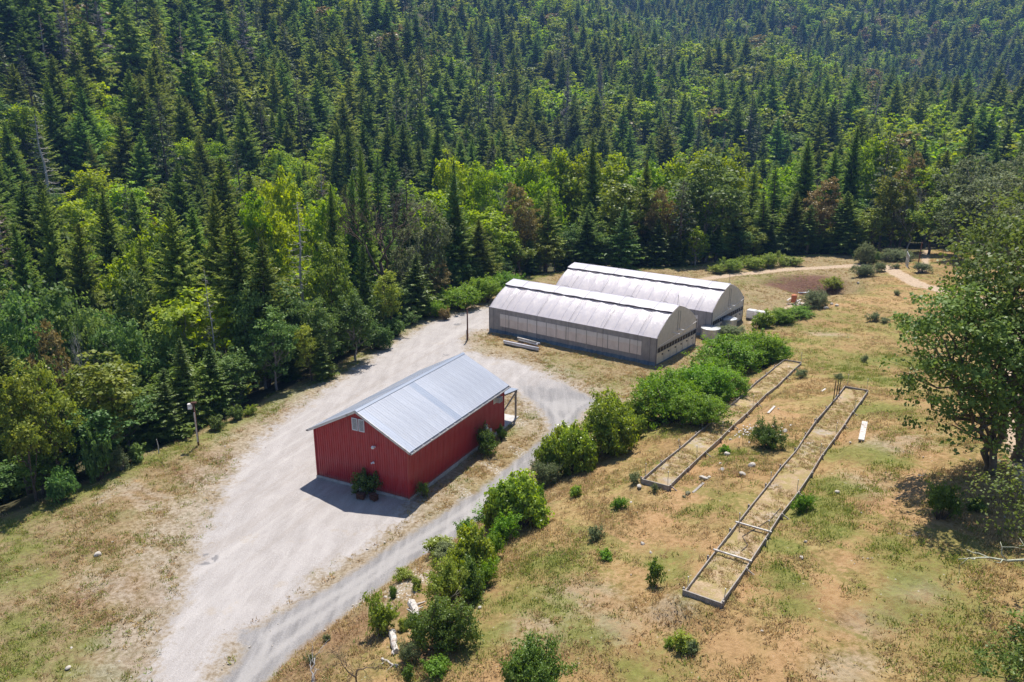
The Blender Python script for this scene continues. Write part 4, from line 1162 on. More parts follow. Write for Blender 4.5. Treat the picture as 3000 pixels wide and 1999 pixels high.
def make_bare(name, seed, h, mat, spread=.55, levels=4, r=.12, kids=3):
    """leafless broadleaf: recursive limbs; one trunk mesh and one twig mesh"""
    rng = np.random.RandomState(seed)
    mt = MB(); mb = MB()

    def grow(p, d, L, r, lv):
        q = p + d * L
        pl = limb(mt if lv >= levels - 1 else mb, p, q, r, r * .6, rng, 0, .07, 5, 6 if lv >= levels - 1 else 3)
        if lv == 0: return
        for k in range(kids + (lv < levels)):
            dd = d + rng.normal(0, spread, 3) + np.array([0, 0, .12]); dd /= np.linalg.norm(dd)
            grow(pl[-1] if k == 0 else pl[rng.randint(2, 5)], dd, L * rng.uniform(.5, .78), r * rng.uniform(.42, .6), lv - 1)
    grow(np.array([0, 0, -.3]), np.array([.05, .02, 1.0]), h * .40, r, levels)
    return mt.mesh(name + '_trunk', mat, True), mb.mesh(name + '_branches', mat, True)


def make_shrub(name, seed, mat, stem_mat, lobes=6, clumps=60, leaves=34, leaf=.13, tall=1.0, spread=1.0, fill=True, bottom=.05, sig=.09):
    """mound of unit radius (about 1 m) and height 'tall'; returns (stems mesh, foliage mesh)"""
    rng = np.random.RandomState(seed)
    mb = MB()
    lob = []
    for i in range(lobes):
        a = rng.uniform(0, 6.28); r = rng.uniform(.15, .62) if i else 0
        lob.append((np.array([math.cos(a) * r * spread, math.sin(a) * r * spread, tall * rng.uniform(.22, .66)]), np.array([.40, .40, .36 * tall]) * rng.uniform(.55, 1.2)))
    C, NRM = [], []
    k = clumps // lobes
    for c, s in lob:
        d = rng.normal(0, 1, (k, 3)); d /= np.linalg.norm(d, axis=1, keepdims=True)
        d[:, 2] = np.where(d[:, 2] < -.6, -d[:, 2], d[:, 2])
        C.append(c + d * s * rng.uniform(.66, 1.2, (k, 1))); NRM.append(d)
        for _ in range(4):
            q = c + rng.normal(0, .55, 3) * s
            limb(mb, (c[0] * .25 + rng.normal(0, .04), c[1] * .25 + rng.normal(0, .04), -.05), q, .022, .006, rng, 0, .07, 4, 3)
    for _ in range(max(10, clumps // 14)):            # ragged shoots that stand out of the mound
        c, s = lob[rng.randint(lobes)]
        d = rng.normal(0, 1, 3); d[2] = abs(d[2]) * 1.2 + .2; d /= np.linalg.norm(d)
        ln_ = rng.uniform(.16, .42) * (1 if clumps < 400 else .7)
        st_ = c + d * s
        limb(mb, c + d * s * .4, st_ + d * ln_, .012, .004, rng, 0, .06, 4, 3)
        m_ = 4
        C.append(st_ + d * np.linspace(.1, 1, m_)[:, None] * ln_); NRM.append(np.tile(d, (m_, 1)))
    C = np.concatenate(C); NRM = np.concatenate(NRM)
    C[:, 2] = np.maximum(C[:, 2], bottom * tall + .03)
    n = len(C) * leaves; ci = np.repeat(np.arange(len(C)), leaves)
    pos = C[ci] + rng.normal(0, 1, (n, 3)) * np.array([1, 1, .7]) * sig * rng.uniform(.7, 1.4, len(C))[ci][:, None]
    pos[:, 2] = np.maximum(pos[:, 2], .02)
    nr = NRM[ci] * .55 + np.array([0, 0, .45]) + rng.normal(0, .55, (n, 3))
    sz = leaf * rng.uniform(.6, 1.3, n)
    V = leaf_quads(pos, nr, sz, sz * .68, rng)
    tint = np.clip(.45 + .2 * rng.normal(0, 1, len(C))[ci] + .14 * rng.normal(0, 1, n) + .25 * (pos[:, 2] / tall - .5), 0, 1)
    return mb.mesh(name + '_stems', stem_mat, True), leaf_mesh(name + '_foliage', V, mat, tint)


def join_meshes(name, a, b):
    """one mesh of trunk a and crown b (two materials) for trees too small to show parts"""
    def arr(me):
        V = np.empty(len(me.vertices) * 3, np.float32); me.vertices.foreach_get('co', V)
        F = [list(p.vertices) for p in me.polygons]
        return V.reshape(-1, 3), F
    Va, Fa = arr(a); Vb, Fb = arr(b)
    me = bpy.data.meshes.new(name)
    me.from_pydata(np.concatenate([Va, Vb]).tolist(), [], Fa + [[i + len(Va) for i in f] for f in Fb])
    me.materials.append(a.materials[0]); me.materials.append(b.materials[0])
    me.polygons.foreach_set('material_index', [0] * len(Fa) + [1] * len(Fb))
    at = me.attributes.new('tint', 'FLOAT', 'POINT')
    tb = np.empty(len(Vb), np.float32); b.attributes['tint'].data.foreach_get('value', tb) if 'tint' in b.attributes else tb.fill(.5)
    at.data.foreach_set('value', np.concatenate([np.zeros(len(Va), np.float32), tb]))
    me.update()
    return me


def plant(name, parts, names, loc, rz=0.0, scale=(1, 1, 1), label=None, cat=None, group=None, tilt=(0, 0)):
    """an Empty with one child per mesh"""
    e = empty(name, loc, 0, label, cat, group)
    e.rotation_euler = (tilt[0], tilt[1], rz)
    e.scale = scale
    for me, nm in zip(parts, names):
        o = bpy.data.objects.new(nm, me); link(o, e)
        if nm == 'branches': o['kind'] = 'stuff'
    return e
# ---------------------------------------------------------------- forest
PROTO = {}


def reg(kind, parts, h, rad, names=('trunk', 'crown')):
    PROTO.setdefault(kind, []).append(dict(parts=parts, h=h, rad=rad, names=names))


for s in range(3):
    reg('fir', make_conifer('fir%d' % s, 100 + s, 20, 5.6, M['fir'], M['bark'], 290, 11, .06, .82, .24, spray=.55, wide=.40, gap=.25), 20, 5.6)
for s in range(2):
    reg('fir_tall', make_conifer('fir_tall%d' % s, 120 + s, 24, 4.8, M['fir'], M['bark'], 230, 11, .32, .75, .25, spray=.55, wide=.40, gap=.25), 24, 4.8)
    reg('fir_thin', make_conifer('fir_thin%d' % s, 130 + s, 19, 2.9, M['fir'], M['bark'], 200, 6, .25, .6, .2, sparse=.12), 19, 2.9)
    reg('pine', make_conifer('pine%d' % s, 140 + s, 22, 3.2, M['pine'], M['bark'], 110, 7, .30, .55, -.05, clump_ends=True, sparse=.1), 22, 3.2)
    reg('cedar', make_conifer('cedar%d' % s, 150 + s, 12, 2.4, M['cedar'], M['bark'], 260, 6, .03, .75, .05, spray=.8), 12, 2.4)
reg('fir_bright', make_conifer('fir_bright0', 160, 14, 3.3, M['fir_bright'], M['bark'], 260, 7, .04, .9, .15), 14, 3.3)
for s in range(3):
    reg('maple', make_broadleaf('maple%d' % s, 200 + s, 18, 5.0, M['maple'], M['bark_grey'], 13, 230, 26, .48, .12, .9), 18, 5.0)
for s in range(2):
    reg('bluegreen', make_broadleaf('bigleaf%d' % s, 210 + s, 16, 5.0, M['bluegreen'], M['bark_grey'], 14, 260, 26, .46, .03, .9), 16, 5.0)
    reg('olive', make_broadleaf('madrone%d' % s, 220 + s, 14, 4.4, M['olive'], M['bark'], 11, 230, 26, .40, .06, .85), 14, 4.4)
    reg('oak_loose', make_broadleaf('loose_oak%d' % s, 230 + s, 16, 4.8, M['sage'], M['bark_grey'], 12, 200, 26, .38, .14, .8), 16, 4.8)
reg('bronze', make_broadleaf('bronze0', 240, 13, 3.8, M['bronze'], M['bark'], 10, 190, 26, .36, .10, .85), 13, 3.8)
reg('lime_olive', make_broadleaf('lime_olive0', 245, 11, 3.2, M['lime'], M['bark'], 10, 190, 26, .32, .04, .9), 11, 3.2)
for s in range(2):
    reg('snag', make_snag('snag%d' % s, 250 + s, 20, 3.0, M['dead_wood'], 70, .25), 20, 3.0, ('trunk', 'branches'))
    reg('dry_fir', make_conifer('dry_fir%d' % s, 256 + s, 22, 3.2, M['dry_fir'], M['dead_wood'], 120, 5, .15, .7, .2, sparse=.35), 22, 3.2)
reg('grey_fir', make_conifer('grey_fir0', 266, 24, 4.0, M['grey_fir'], M['dead_wood'], 200, 7, .12, .8, .2, sparse=.3), 24, 4.0)
reg('bare_grey', make_bare('bare_grey0', 260, 14, M['dead_wood'], .5, 5, .2, 3), 14, 5.0, ('trunk', 'branches'))
reg('bare_dark', make_bare('bare_dark0', 262, 20, M['bark'], .38, 5, .42, 3), 20, 5.5, ('trunk', 'branches'))

KIND_NAME = dict(fir='fir_tree', fir_tall='fir_tree', fir_thin='fir_tree', fir_bright='fir_tree', pine='pine_tree', cedar='cedar_tree', maple='maple_tree',
                 bluegreen='broadleaf_tree', olive='madrone_tree', oak_loose='oak_tree', bronze='madrone_tree', lime_olive='madrone_tree', snag='dead_tree',
                 dry_fir='dead_tree', grey_fir='dead_tree', bare_grey='dead_tree', bare_dark='dead_tree')
KIND_LOOK = dict(fir='dark green fir', fir_tall='long-trunked dark fir', fir_thin='thin dark fir', fir_bright='bright green conical fir', pine='grey-green open pine',
                 cedar='yellow-green pointed cedar', maple='lime green maple', bluegreen='blue-green broadleaf tree', olive='olive green madrone',
                 oak_loose='loose grey-green oak', bronze='bronze brown madrone', lime_olive='yellow-green madrone', snag='bare grey conifer snag',
                 dry_fir='rusty dry conifer', grey_fir='ashy grey dead conifer', bare_grey='grey leafless dead tree', bare_dark='dark-trunked bare tree')


def px_of(x, y):
    return 1500 + 2253 * x / (y * .9573 + 8)


def region(x, y):
    p = px_of(x, y); r = math.hypot(x, y)
    if p < 330: s = 'beyond the lower-left meadow'
    elif p < 760: s = 'behind the lamp pole'
    elif p < 1110: s = 'on the bank past the barn'
    elif p < 1420: s = 'beyond the bare pole'
    elif p < 1780: s = 'behind the near greenhouse'
    elif p < 2090: s = 'behind the far greenhouse'
    elif p < 2480: s = 'behind the dry basin'
    elif p < 2760: s = 'behind the metal gate'
    else: s = 'beyond the big oak'
    return s


def size_word(h, h0, w, w0):
    a = 'tall' if h > h0 * 1.15 else 'short' if h < h0 * .75 else 'medium'
    b = 'broad' if w > w0 * 1.12 else 'slim' if w < w0 * .72 else ''
    return (a + ' ' + b).strip()


rng = np.random.RandomState(5)
tree_rows = []            # every individual tree: (x, y, h, w, kind, hero)
for x, y, h, w, k in HERO_TREES:
    tree_rows.append((x, y, h, w * (1.75 if k in ('fir', 'fir_tall') else 1.35 if k.startswith('fir') else 1.12), k, True))
# leafy understorey along the forest edge, under the taller heroes
for j in range(len(EDGE) - 1):
    a_, b_ = EDGE[j], EDGE[j + 1]
    if a_[1] < 35 or a_[0] > 60: continue
    L_ = np.hypot(*(b_ - a_)); n_ = np.array([-(b_ - a_)[1], (b_ - a_)[0]]) / L_
    for s_ in np.arange(1.2, L_, 2.9):
        q_ = a_ + (b_ - a_) * s_ / L_ + n_ * rng.uniform(2.2, 6.0)
        h_ = rng.uniform(4.0, 7.5); tree_rows.append((float(q_[0]), float(q_[1]), float(h_), float(h_ * rng.uniform(.75, 1.05)), ['bluegreen', 'bluegreen', 'olive', 'cedar', 'bluegreen'][rng.randint(5)], False))


def forest_points(r0, r1, sp, half=R(41)):
    """jittered grid in a sector"""
    xs = np.arange(-r1 * math.sin(half), r1 * math.sin(half), sp); ys = np.arange(20, r1, sp)
    X, Y = np.meshgrid(xs, ys)
    X = X + rng.uniform(-.42, .42, X.shape) * sp + (np.arange(len(ys)) % 2)[:, None] * sp * .5
    Y = Y + rng.uniform(-.42, .42, Y.shape) * sp
    X, Y = X.ravel(), Y.ravel()
    r = np.hypot(X, Y); th = np.arctan2(X, Y)
    m = (r > r0) & (r <= r1) & (np.abs(th) < half)
    return X[m], Y[m]


def pick_kind(x, y, r, n):
    """species by patches of noise"""
    a = np.where(r > 300, vnoise(x, y, 95) * .65 + vnoise(x + 50, y + 9, 30) * .35, vnoise(x, y, 42) * .6 + vnoise(x + 50, y + 9, 17) * .4)
    b = vnoise(x - 33, y + 71, 60)
    u = rng.rand(n)
    out = []
    far = r > 330
    for i in range(n):
        p_broad = np.clip((a[i] - .46) * 6 + (.22 if far[i] else 0), 0.06, .88)
        if u[i] < p_broad * (.8 if far[i] else 1):
            v = rng.rand()
            out.append('maple' if v < .55 + (b[i] - .5) else 'olive' if v < .82 else 'bluegreen' if v < .96 else 'bronze')
        else:
            v = rng.rand()
            out.append('fir' if v < .74 else 'fir_thin' if v < .82 else 'pine' if v < .90 else 'fir_tall' if v < .955 else 'dry_fir' if v < .975 else 'snag')
    return out


# near fill: every tree an individual
fx, fy = forest_points(60, 285, 9.4)
de = sdist(fx, fy, EDGE)
m = de > 5.0
fx, fy, de = fx[m], fy[m], de[m]
hp = np.array([(t[0], t[1]) for t in tree_rows])
dmin = np.min(np.hypot(fx[:, None] - hp[:, 0], fy[:, None] - hp[:, 1]), 1)
m = dmin > 3.6
fx, fy, de = fx[m], fy[m], de[m]
fr = np.hypot(fx, fy)
kinds = pick_kind(fx, fy, fr, len(fx))
for i in range(len(kinds)):
    if 1240 < px_of(fx[i], fy[i]) < 2260 and fr[i] < 222 and rng.rand() < .8: kinds[i] = 'maple'
# the top of a fill tree must not stand higher than the hero trees in front allow: shorter near the edge
for i in np.argsort(fr):
    k = kinds[i]; P0 = PROTO[k][0]
    s = rng.uniform(.9, 1.75) if k[:3] in ('fir', 'pin', 'dry', 'sna') else rng.uniform(.8, 1.2)
    h = P0['h'] * s
    z = zg(fx[i], fy[i])
    cap = {True: 17.0, False: 37.0}[de[i] < 14]
    h = min(h, cap * rng.uniform(.75, 1))
    w = 2 * P0['rad'] * rng.uniform(1.0, 1.4) * (h / P0['h']) ** .7
    tree_rows.append((float(fx[i]), float(fy[i]), float(h), float(w), k, False))

count = {}
LIMIT = 295
stuff_pts = []
labels_seen = {}
tree_objs = []
JOINED = {}
for i, (x, y, h, w, k, hero) in enumerate(tree_rows):
    nm = KIND_NAME[k]
    n = count.get(nm, 0)
    r = math.hypot(x, y)
    vi = rng.randint(len(PROTO[k])); P0 = PROTO[k][vi]
    sc = (w / (2 * P0['rad']), w / (2 * P0['rad']), h / P0['h'])
    if n >= LIMIT:
        stuff_pts.append((x, y, zg(x, y), k, vi, sc[0], sc[2])); continue
    count[nm] = n + 1
    look = KIND_LOOK[k]
    if hero:
        lab = '%s %s %s' % (size_word(h, P0['h'], w, 2 * P0['rad']), look, region(x, y))
        grp = None
    else:
        dep = 'near the edge' if r < 115 else 'in mid-forest' if r < 165 else 'in the ravine' if r < 225 else 'across the ravine'
        lab = '%s %s %s %s' % (size_word(h, P0['h'], w, 2 * P0['rad']).split()[0], look, dep, region(x, y)); grp = '%ss %s' % (look, region(x, y))
    rz = rng.uniform(0, 6.28)
    loc = (x, y, zg(x, y) - .1)
    if r < 165 or hero:
        e = plant(nm, P0['parts'], P0['names'], loc, rz, sc, lab, 'tree', grp, (rng.normal(0, .025), rng.normal(0, .025)))
    else:
        key = (k, vi)
        if key not in JOINED: JOINED[key] = join_meshes(k + '_tree', *P0['parts'])
        e = bpy.data.objects.new(nm, JOINED[key]); link(e)
        e.location = loc; e.rotation_euler = (rng.normal(0, .025), rng.normal(0, .025), rz); e.scale = sc
        tag(e, lab, 'tree', grp)
    tree_objs.append((e, hero, px_of(x, y), loc, h))

# hero labels must be unique: number look-alikes from the left
ORD = ['first', 'second', 'third', 'fourth', 'fifth', 'sixth', 'seventh', 'eighth', 'ninth', 'tenth', 'eleventh', 'twelfth', 'thirteenth', 'fourteenth', 'fifteenth', 'sixteenth', 'seventeenth', 'eighteenth', 'nineteenth', 'twentieth']
by = {}
for e, hero, p, loc, h in tree_objs:
    by.setdefault(e['label'], []).append((p, e))
for lab, l in by.items():
    if 1 < len(l) <= len(ORD):
        l.sort(key=lambda t: t[0])
        for j, (p, e) in enumerate(l):
            e['label'] = lab + ', ' + ORD[j] + ' from left'

# far forest: one mass, instances of light tree meshes
LOD = []
for s in range(4):
    a, b = make_conifer('far_fir%d' % s, 300 + s, 20, 5.9, M['fir_far'], M['bark'], 125, 5, .04, .82, .24, spray=.88, wide=.44, gap=.25)
    LOD.append(('c', join_meshes('far_fir%d' % s, a, b), 20, 5.9))
a, b = make_conifer('far_pine', 306, 24, 3.0, M['pine'], M['bark'], 60, 4, .3, .6, .1, spray=.95); LOD.append(('p', join_meshes('far_pine', a, b), 24, 3.0))
for s, mt in enumerate(('maple', 'olive', 'bluegreen', 'olive', 'bronze')):
    a, b = make_broadleaf('far_broad%d' % s, 310 + s, 15, 4.8, M[mt], M['bark'], 9, 80, 12, .95, .05, .9)
    LOD.append((mt, join_meshes('far_' + mt, a, b), 15, 4.8))
a, b = make_conifer('far_dry', 330, 22, 2.8, M['dry_fir'], M['dead_wood'], 60, 4, .1, .7, .2, sparse=.3); LOD.append(('d', join_meshes('far_dry', a, b), 22, 2.8))

PT = []
for x, y, z, k, vi, sx, sz in stuff_pts:
    if k in ('maple', 'olive', 'bluegreen', 'bronze', 'oak_loose', 'lime_olive'):
        c = {'maple': 5, 'olive': 6, 'bluegreen': 7, 'bronze': 9}.get(k, 8)
    else: c = rng.randint(4) if k.startswith('fir') else 4 if k == 'pine' else 10
    PT.append((x, y, z - .1, c, sx, sz))
for r0, r1, sp in ((285, 560, 11.8), (560, 1550, 12.6)):
    fx, fy = forest_points(r0, r1, sp)
    fr = np.hypot(fx, fy); fz = zt(fx, fy)
    kinds = pick_kind(fx, fy, fr, len(fx))
    for i, k in enumerate(kinds):
        if k in ('maple', 'olive', 'bluegreen', 'bronze'):
            c = {'maple': 5, 'olive': 6, 'bluegreen': 7, 'bronze': 9}[k]
            if k == 'olive' and rng.rand() < .5: c = 8
            s = rng.uniform(.85, 1.55)
        else:
            c = rng.randint(4) if k.startswith('fir') else 4 if k == 'pine' else 10
            s = rng.uniform(.75, 1.75) * (1 if r0 < 500 else .88)
        PT.append((fx[i], fy[i], fz[i] - .1, c, s * rng.uniform(1.05, 1.45), s))
PT = np.array(PT)


def scatter(name, pts, meshes, kind='stuff', tilt=.03):
    """one object: geometry-node instances of meshes at pts rows (x, y, z, mesh index, xy scale, z scale)"""
    me = bpy.data.meshes.new(name)
    me.vertices.add(len(pts)); me.vertices.foreach_set('co', pts[:, :3].astype(np.float32).ravel())
    rs = np.random.RandomState(len(pts))
    for n, v in (('idx', pts[:, 3]), ('sxy', pts[:, 4]), ('sz', pts[:, 5]), ('rz', rs.uniform(0, 6.28, len(pts))), ('tx', rs.normal(0, tilt, len(pts))), ('ty', rs.normal(0, tilt, len(pts)))):
        a = me.attributes.new(n, 'FLOAT', 'POINT'); a.data.foreach_set('value', v.astype(np.float32))
    o = bpy.data.objects.new(name, me); link(o)
    g = bpy.data.node_groups.new(name, 'GeometryNodeTree')
    g.interface.new_socket('Geometry', in_out='INPUT', socket_type='NodeSocketGeometry')
    g.interface.new_socket('Geometry', in_out='OUTPUT', socket_type='NodeSocketGeometry')
    N = g.nodes; L = g.links
    gi = N.new('NodeGroupInput'); go = N.new('NodeGroupOutput')
    def attr(n):
        a = N.new('GeometryNodeInputNamedAttribute'); a.data_type = 'FLOAT'; a.inputs['Name'].default_value = n
        return a.outputs['Attribute']
    rot = N.new('ShaderNodeCombineXYZ'); L.new(attr('tx'), rot.inputs[0]); L.new(attr('ty'), rot.inputs[1]); L.new(attr('rz'), rot.inputs[2])
    scl = N.new('ShaderNodeCombineXYZ'); sxy = attr('sxy'); L.new(sxy, scl.inputs[0]); L.new(sxy, scl.inputs[1]); L.new(attr('sz'), scl.inputs[2])
    join = N.new('GeometryNodeJoinGeometry'); idx = attr('idx')
    for i, m in enumerate(meshes):
        src = bpy.data.objects.new(name + '_source', m)      # not linked to the scene: only the mesh is used
        oi = N.new('GeometryNodeObjectInfo'); oi.inputs['Object'].default_value = src
        cmp = N.new('FunctionNodeCompare'); cmp.data_type = 'FLOAT'; cmp.operation = 'EQUAL'
        L.new(idx, cmp.inputs[0]); cmp.inputs[1].default_value = i; cmp.inputs['Epsilon'].default_value = .2
        ip = N.new('GeometryNodeInstanceOnPoints')
        L.new(gi.outputs[0], ip.inputs['Points']); L.new(cmp.outputs[0], ip.inputs['Selection'])
        L.new(oi.outputs['Geometry'], ip.inputs['Instance'])
        L.new(rot.outputs[0], ip.inputs['Rotation']); L.new(scl.outputs[0], ip.inputs['Scale'])
        L.new(ip.outputs[0], join.inputs[0])
    L.new(join.outputs[0], go.inputs[0])
    md = o.modifiers.new('scatter', 'NODES'); md.node_group = g
    o['kind'] = kind
    return o


far = scatter('distant_forest', PT, [l[1] for l in LOD])
print('trees', count, 'far', len(PT), 'left over', len(stuff_pts))
# ---------------------------------------------------------------- red steel barn
t = NT('red_steel'); p = t.obj()
c = t.hsv((.38, .032, .040), .5, t.ramp(t.noise(.8, 3, .6, p), .3, .7, .94, 1.04), t.ramp(t.noise(1.1, 4, .6, t.mapping(p, (1, 1, .25))), .3, .7, .88, 1.1))
sx_ = t.n('ShaderNodeSeparateXYZ'); t.l(p, sx_.inputs[0])
low = t.math('ADD', sx_.outputs[2], t.math('MULTIPLY', t.noise(2.2, 4, .7, p), -.9))
c = t.mix(t.ramp(low, -.30, .15, .55, 0), c, (.23, .15, .11))
c = t.mix(t.ramp(t.noise(6, 4, .7, t.mapping(p, (1, 1, .08))), .60, .75, 0, .22), c, (.36, .16, .14))
M['red_steel'] = t.done(t.bsdf(c, .36, .0, .45))
t = NT('roof_steel'); p = t.obj(); r = t.rnd()
rr = t.ramp(r, .62, .68)
c = t.mix(t.ramp(t.noise(1.6, 5, .65, t.mapping(p, (1, .3, .3))), .3, .7), (.305, .32, .365), (.375, .39, .435))
c = t.mix(t.math('MULTIPLY', rr, .42), c, (.20, .26, .36))
c = t.hsv(c, .5, 1, t.math('ADD', .94, t.math('MULTIPLY', t.math('FRACT', t.math('MULTIPLY', r, 7.7)), .12)))
c = t.mix(t.ramp(t.noise(5, 5, .7, t.mapping(p, (1, .15, .15))), .54, .70, 0, .45), c, (.31, .29, .28))
M['roof_steel'] = t.done(t.bsdf(c, .40, .15, .5))
M['trim_white'] = plain('trim_white', (.66, .62, .58), .6, var=.12, scale=2, dirt=(.42, .36, .30))
M['weathered_wood'] = plain('weathered_wood', (.30, .265, .23), .85, var=.3, scale=3, bump=.4)
M['concrete'] = plain('concrete', (.46, .44, .42), .9, var=.15, scale=2, bump=.2, dirt=(.33, .30, .27))
M['gutter_dark'] = plain('gutter_dark', (.05, .05, .07), .5, 0, .4)  # for the painted gutter shade and the conditioner slats
M['white_paint'] = plain('white_paint', (.74, .76, .80), .5, var=.08, scale=3)
M['grey_metal'] = plain('grey_metal', (.42, .43, .44), .45, .6, .5, var=.15, scale=3)
M['rust'] = plain('rust', (.085, .04, .028), .85, .1, .3, var=.45, scale=7, bump=.4, dirt=(.22, .10, .05))
M['inner_shade'] = plain('interior_shade', (.03, .03, .035), .8)  # dark colour stands in for shade inside the shell and vents
M['bulb'] = plain('lamp_glass', (.82, .82, .80), .2, 0, .5, var=.03)

BW, BL, BH, BR = 9.24, 16.4, 4.65, 6.98       # width, length, eave, ridge
BA = math.atan2(-.451, .8925)
barn_front = np.array((-12.35, 57.19))
bdir = np.array((.451, .8925))
bc = barn_front + bdir * BL / 2
barn = empty('barn', (bc[0], bc[1], .0), BA, 'red ribbed steel barn with pale metal gable roof on gravel pad', 'barn')
SL = math.atan2(BR - BH, BW / 2)


def gable_z(x): return BR - abs(x) * (BR - BH) / (BW / 2)


mb = MB(); mb.box((0, 0, .06), (BW + .22, BL + .22, .34)); mb.build('foundation', M['concrete'], barn)


def rib_profile(w, ribs=4, rh=.042):
    """x,out pairs across a ribbed panel"""
    pr = [(0, 0)]
    step = w / ribs
    for i in range(ribs):
        x = i * step
        pr += [(x + step * .30, 0), (x + step * .40, rh), (x + step * .52, rh), (x + step * .62, 0)]
    return pr + [(w, 0)]


def panel_mesh(name, w, z0, ztop, mat, ribs=4):
    """upright panel in local x (0..w) and z; outward is -y; ztop(x) gives the top"""
    pr = rib_profile(w - .006, ribs)
    V = []; F = []
    for x, o in pr: V += [(x, -o, z0), (x, -o, ztop(x))]
    n = len(pr)
    for i in range(n - 1): F.append((2 * i, 2 * i + 2, 2 * i + 3, 2 * i + 1))
    k = len(V)
    V += [(0, .02, z0), (w - .006, .02, z0), (w - .006, .02, ztop(w)), (w / 2, .02, ztop(w / 2)), (0, .02, ztop(0))]
    F.append((k, k + 4, k + 3, k + 2, k + 1))
    F.append((0, 1, k + 4, k)); F.append((2 * n - 2, k + 1, k + 2, 2 * n - 1))
    mb = MB(); mb.add(V, F); return mb.mesh(name, mat)


# inner shell so that no light leaks through
mb = MB()
x0, y0 = BW / 2 - .03, BL / 2 - .03
V = [(-x0, -y0, .2), (x0, -y0, .2), (x0, y0, .2), (-x0, y0, .2), (-x0, -y0, BH - .03), (x0, -y0, BH - .03), (x0, y0, BH - .03), (-x0, y0, BH - .03), (0, -y0, BR - .06), (0, y0, BR - .06)]
mb.add(V, [(0, 1, 5, 8, 4), (1, 2, 6, 5), (2, 3, 7, 9, 6), (3, 0, 4, 7), (4, 8, 9, 7), (8, 5, 6, 9)])
mb.build('frame_shell', M['inner_shade'], barn)
PW = BW / 10
for i in range(10):                     # gable ends
    xa = -BW / 2 + i * PW
    me = panel_mesh('wall_panel', PW, .2, lambda x: gable_z(xa + x) - .02, M['red_steel'])
    o = link(bpy.data.objects.new('wall_panel', me), barn); o.location = (xa, -BL / 2, 0)
    o = link(bpy.data.objects.new('wall_panel', me), barn); o.location = (-xa, BL / 2, 0); o.rotation_euler = (0, 0, math.pi)
PL = BL / 18
me_side = panel_mesh('wall_panel', PL, .2, lambda x: BH - .01, M['red_steel'])
for i in range(18):
    o = link(bpy.data.objects.new('wall_panel', me_side), barn); o.location = (BW / 2, -BL / 2 + i * PL, 0); o.rotation_euler = (0, 0, math.pi / 2)
    o = link(bpy.data.objects.new('wall_panel', me_side), barn); o.location = (-BW / 2, -BL / 2 + (i + 1) * PL, 0); o.rotation_euler = (0, 0, -math.pi / 2)
for sx in (-1, 1):
    for sy in (-1, 1):
        mb = MB(); mb.box((sx * (BW / 2 + .02), sy * (BL / 2 + .02), BH / 2 + .09), (.11, .11, BH - .2)); mb.build('corner_trim', M['red_steel'], barn)
# roof panels
OV, EO = .32, .46
rl = math.hypot(BW / 2 + EO, (BW / 2 + EO) * math.tan(SL))
RL = BL + 2 * OV
NP = 19; RP = RL / NP
pr = [(0, 0), (.02, .012), (.05, .012), (.07, 0), (RP * .36, 0), (RP * .37, .006), (RP * .40, .006), (RP * .41, 0), (RP * .68, 0), (RP * .69, .006), (RP * .72, .006), (RP * .73, 0), (RP - .0005, 0)]


def roof_panel_mesh():
    V = []; F = []
    for x, o in pr: V += [(x, 0, o), (x, rl, o)]
    n = len(pr)
    for i in range(n - 1): F.append((2 * i, 2 * i + 2, 2 * i + 3, 2 * i + 1))
    k = len(V); w = RP - .0005
    V += [(0, 0, -.03), (w, 0, -.03), (w, rl, -.03), (0, rl, -.03)]
    F += [(k, k + 3, k + 2, k + 1), (0, k, k + 1, 2 * n - 2), (1, 2 * n - 1, k + 2, k + 3)]
    mb = MB(); mb.add(V, F); return mb.mesh('roof_panel', M['roof_steel'])


rme = roof_panel_mesh()
for side in (1, -1):
    for i in range(NP):
        o = link(bpy.data.objects.new('roof_panel', rme), barn)
        # panel local: x along the ridge, y down the slope
        y = -RL / 2 + i * RP
        ex = Vector((0, side, 0)); ey = Vector((math.cos(SL) * side, 0, -math.sin(SL))); ez = ex.cross(ey)
        if ez.z < 0: ez = -ez
        ex = ey.cross(ez)
        org = Vector((0, y if ex.y > 0 else y + RP, BR + .05))
        Mx = Matrix((ex, ey, ez)).transposed().to_4x4(); Mx.translation = org
        o.matrix_basis = Mx
mb = MB()
for side in (1, -1):
    d = Vector((math.cos(SL) * side, 0, -math.sin(SL)))
    a = Vector((0, 0, BR + .095)); b = a + d * .24
    mb.add([(a.x, -RL / 2 - .02, a.z), (a.x, RL / 2 + .02, a.z), (b.x, RL / 2 + .02, b.z), (b.x, -RL / 2 - .02, b.z)], [(0, 3, 2, 1) if side > 0 else (0, 1, 2, 3)])
mb.build('ridge_cap', M['roof_steel'], barn)
ze = BR - (BW / 2 + EO) * math.tan(SL)
for sy in (-1, 1):                      # gable fascia boards and soffit
    for side in (1, -1):
        mb = MB(); mb.beam((0, sy * (RL / 2 - .03), BR - .06), (side * (BW / 2 + EO), sy * (RL / 2 - .03), ze - .06), .045, .20); mb.build('fascia_board', M['trim_white'], barn)
        mb = MB(); mb.beam((0, sy * (RL / 2 - .16), BR - .05), (side * (BW / 2 + EO - .05), sy * (RL / 2 - .16), ze - .02), .22, .03); mb.build('soffit', M['weathered_wood'], barn)
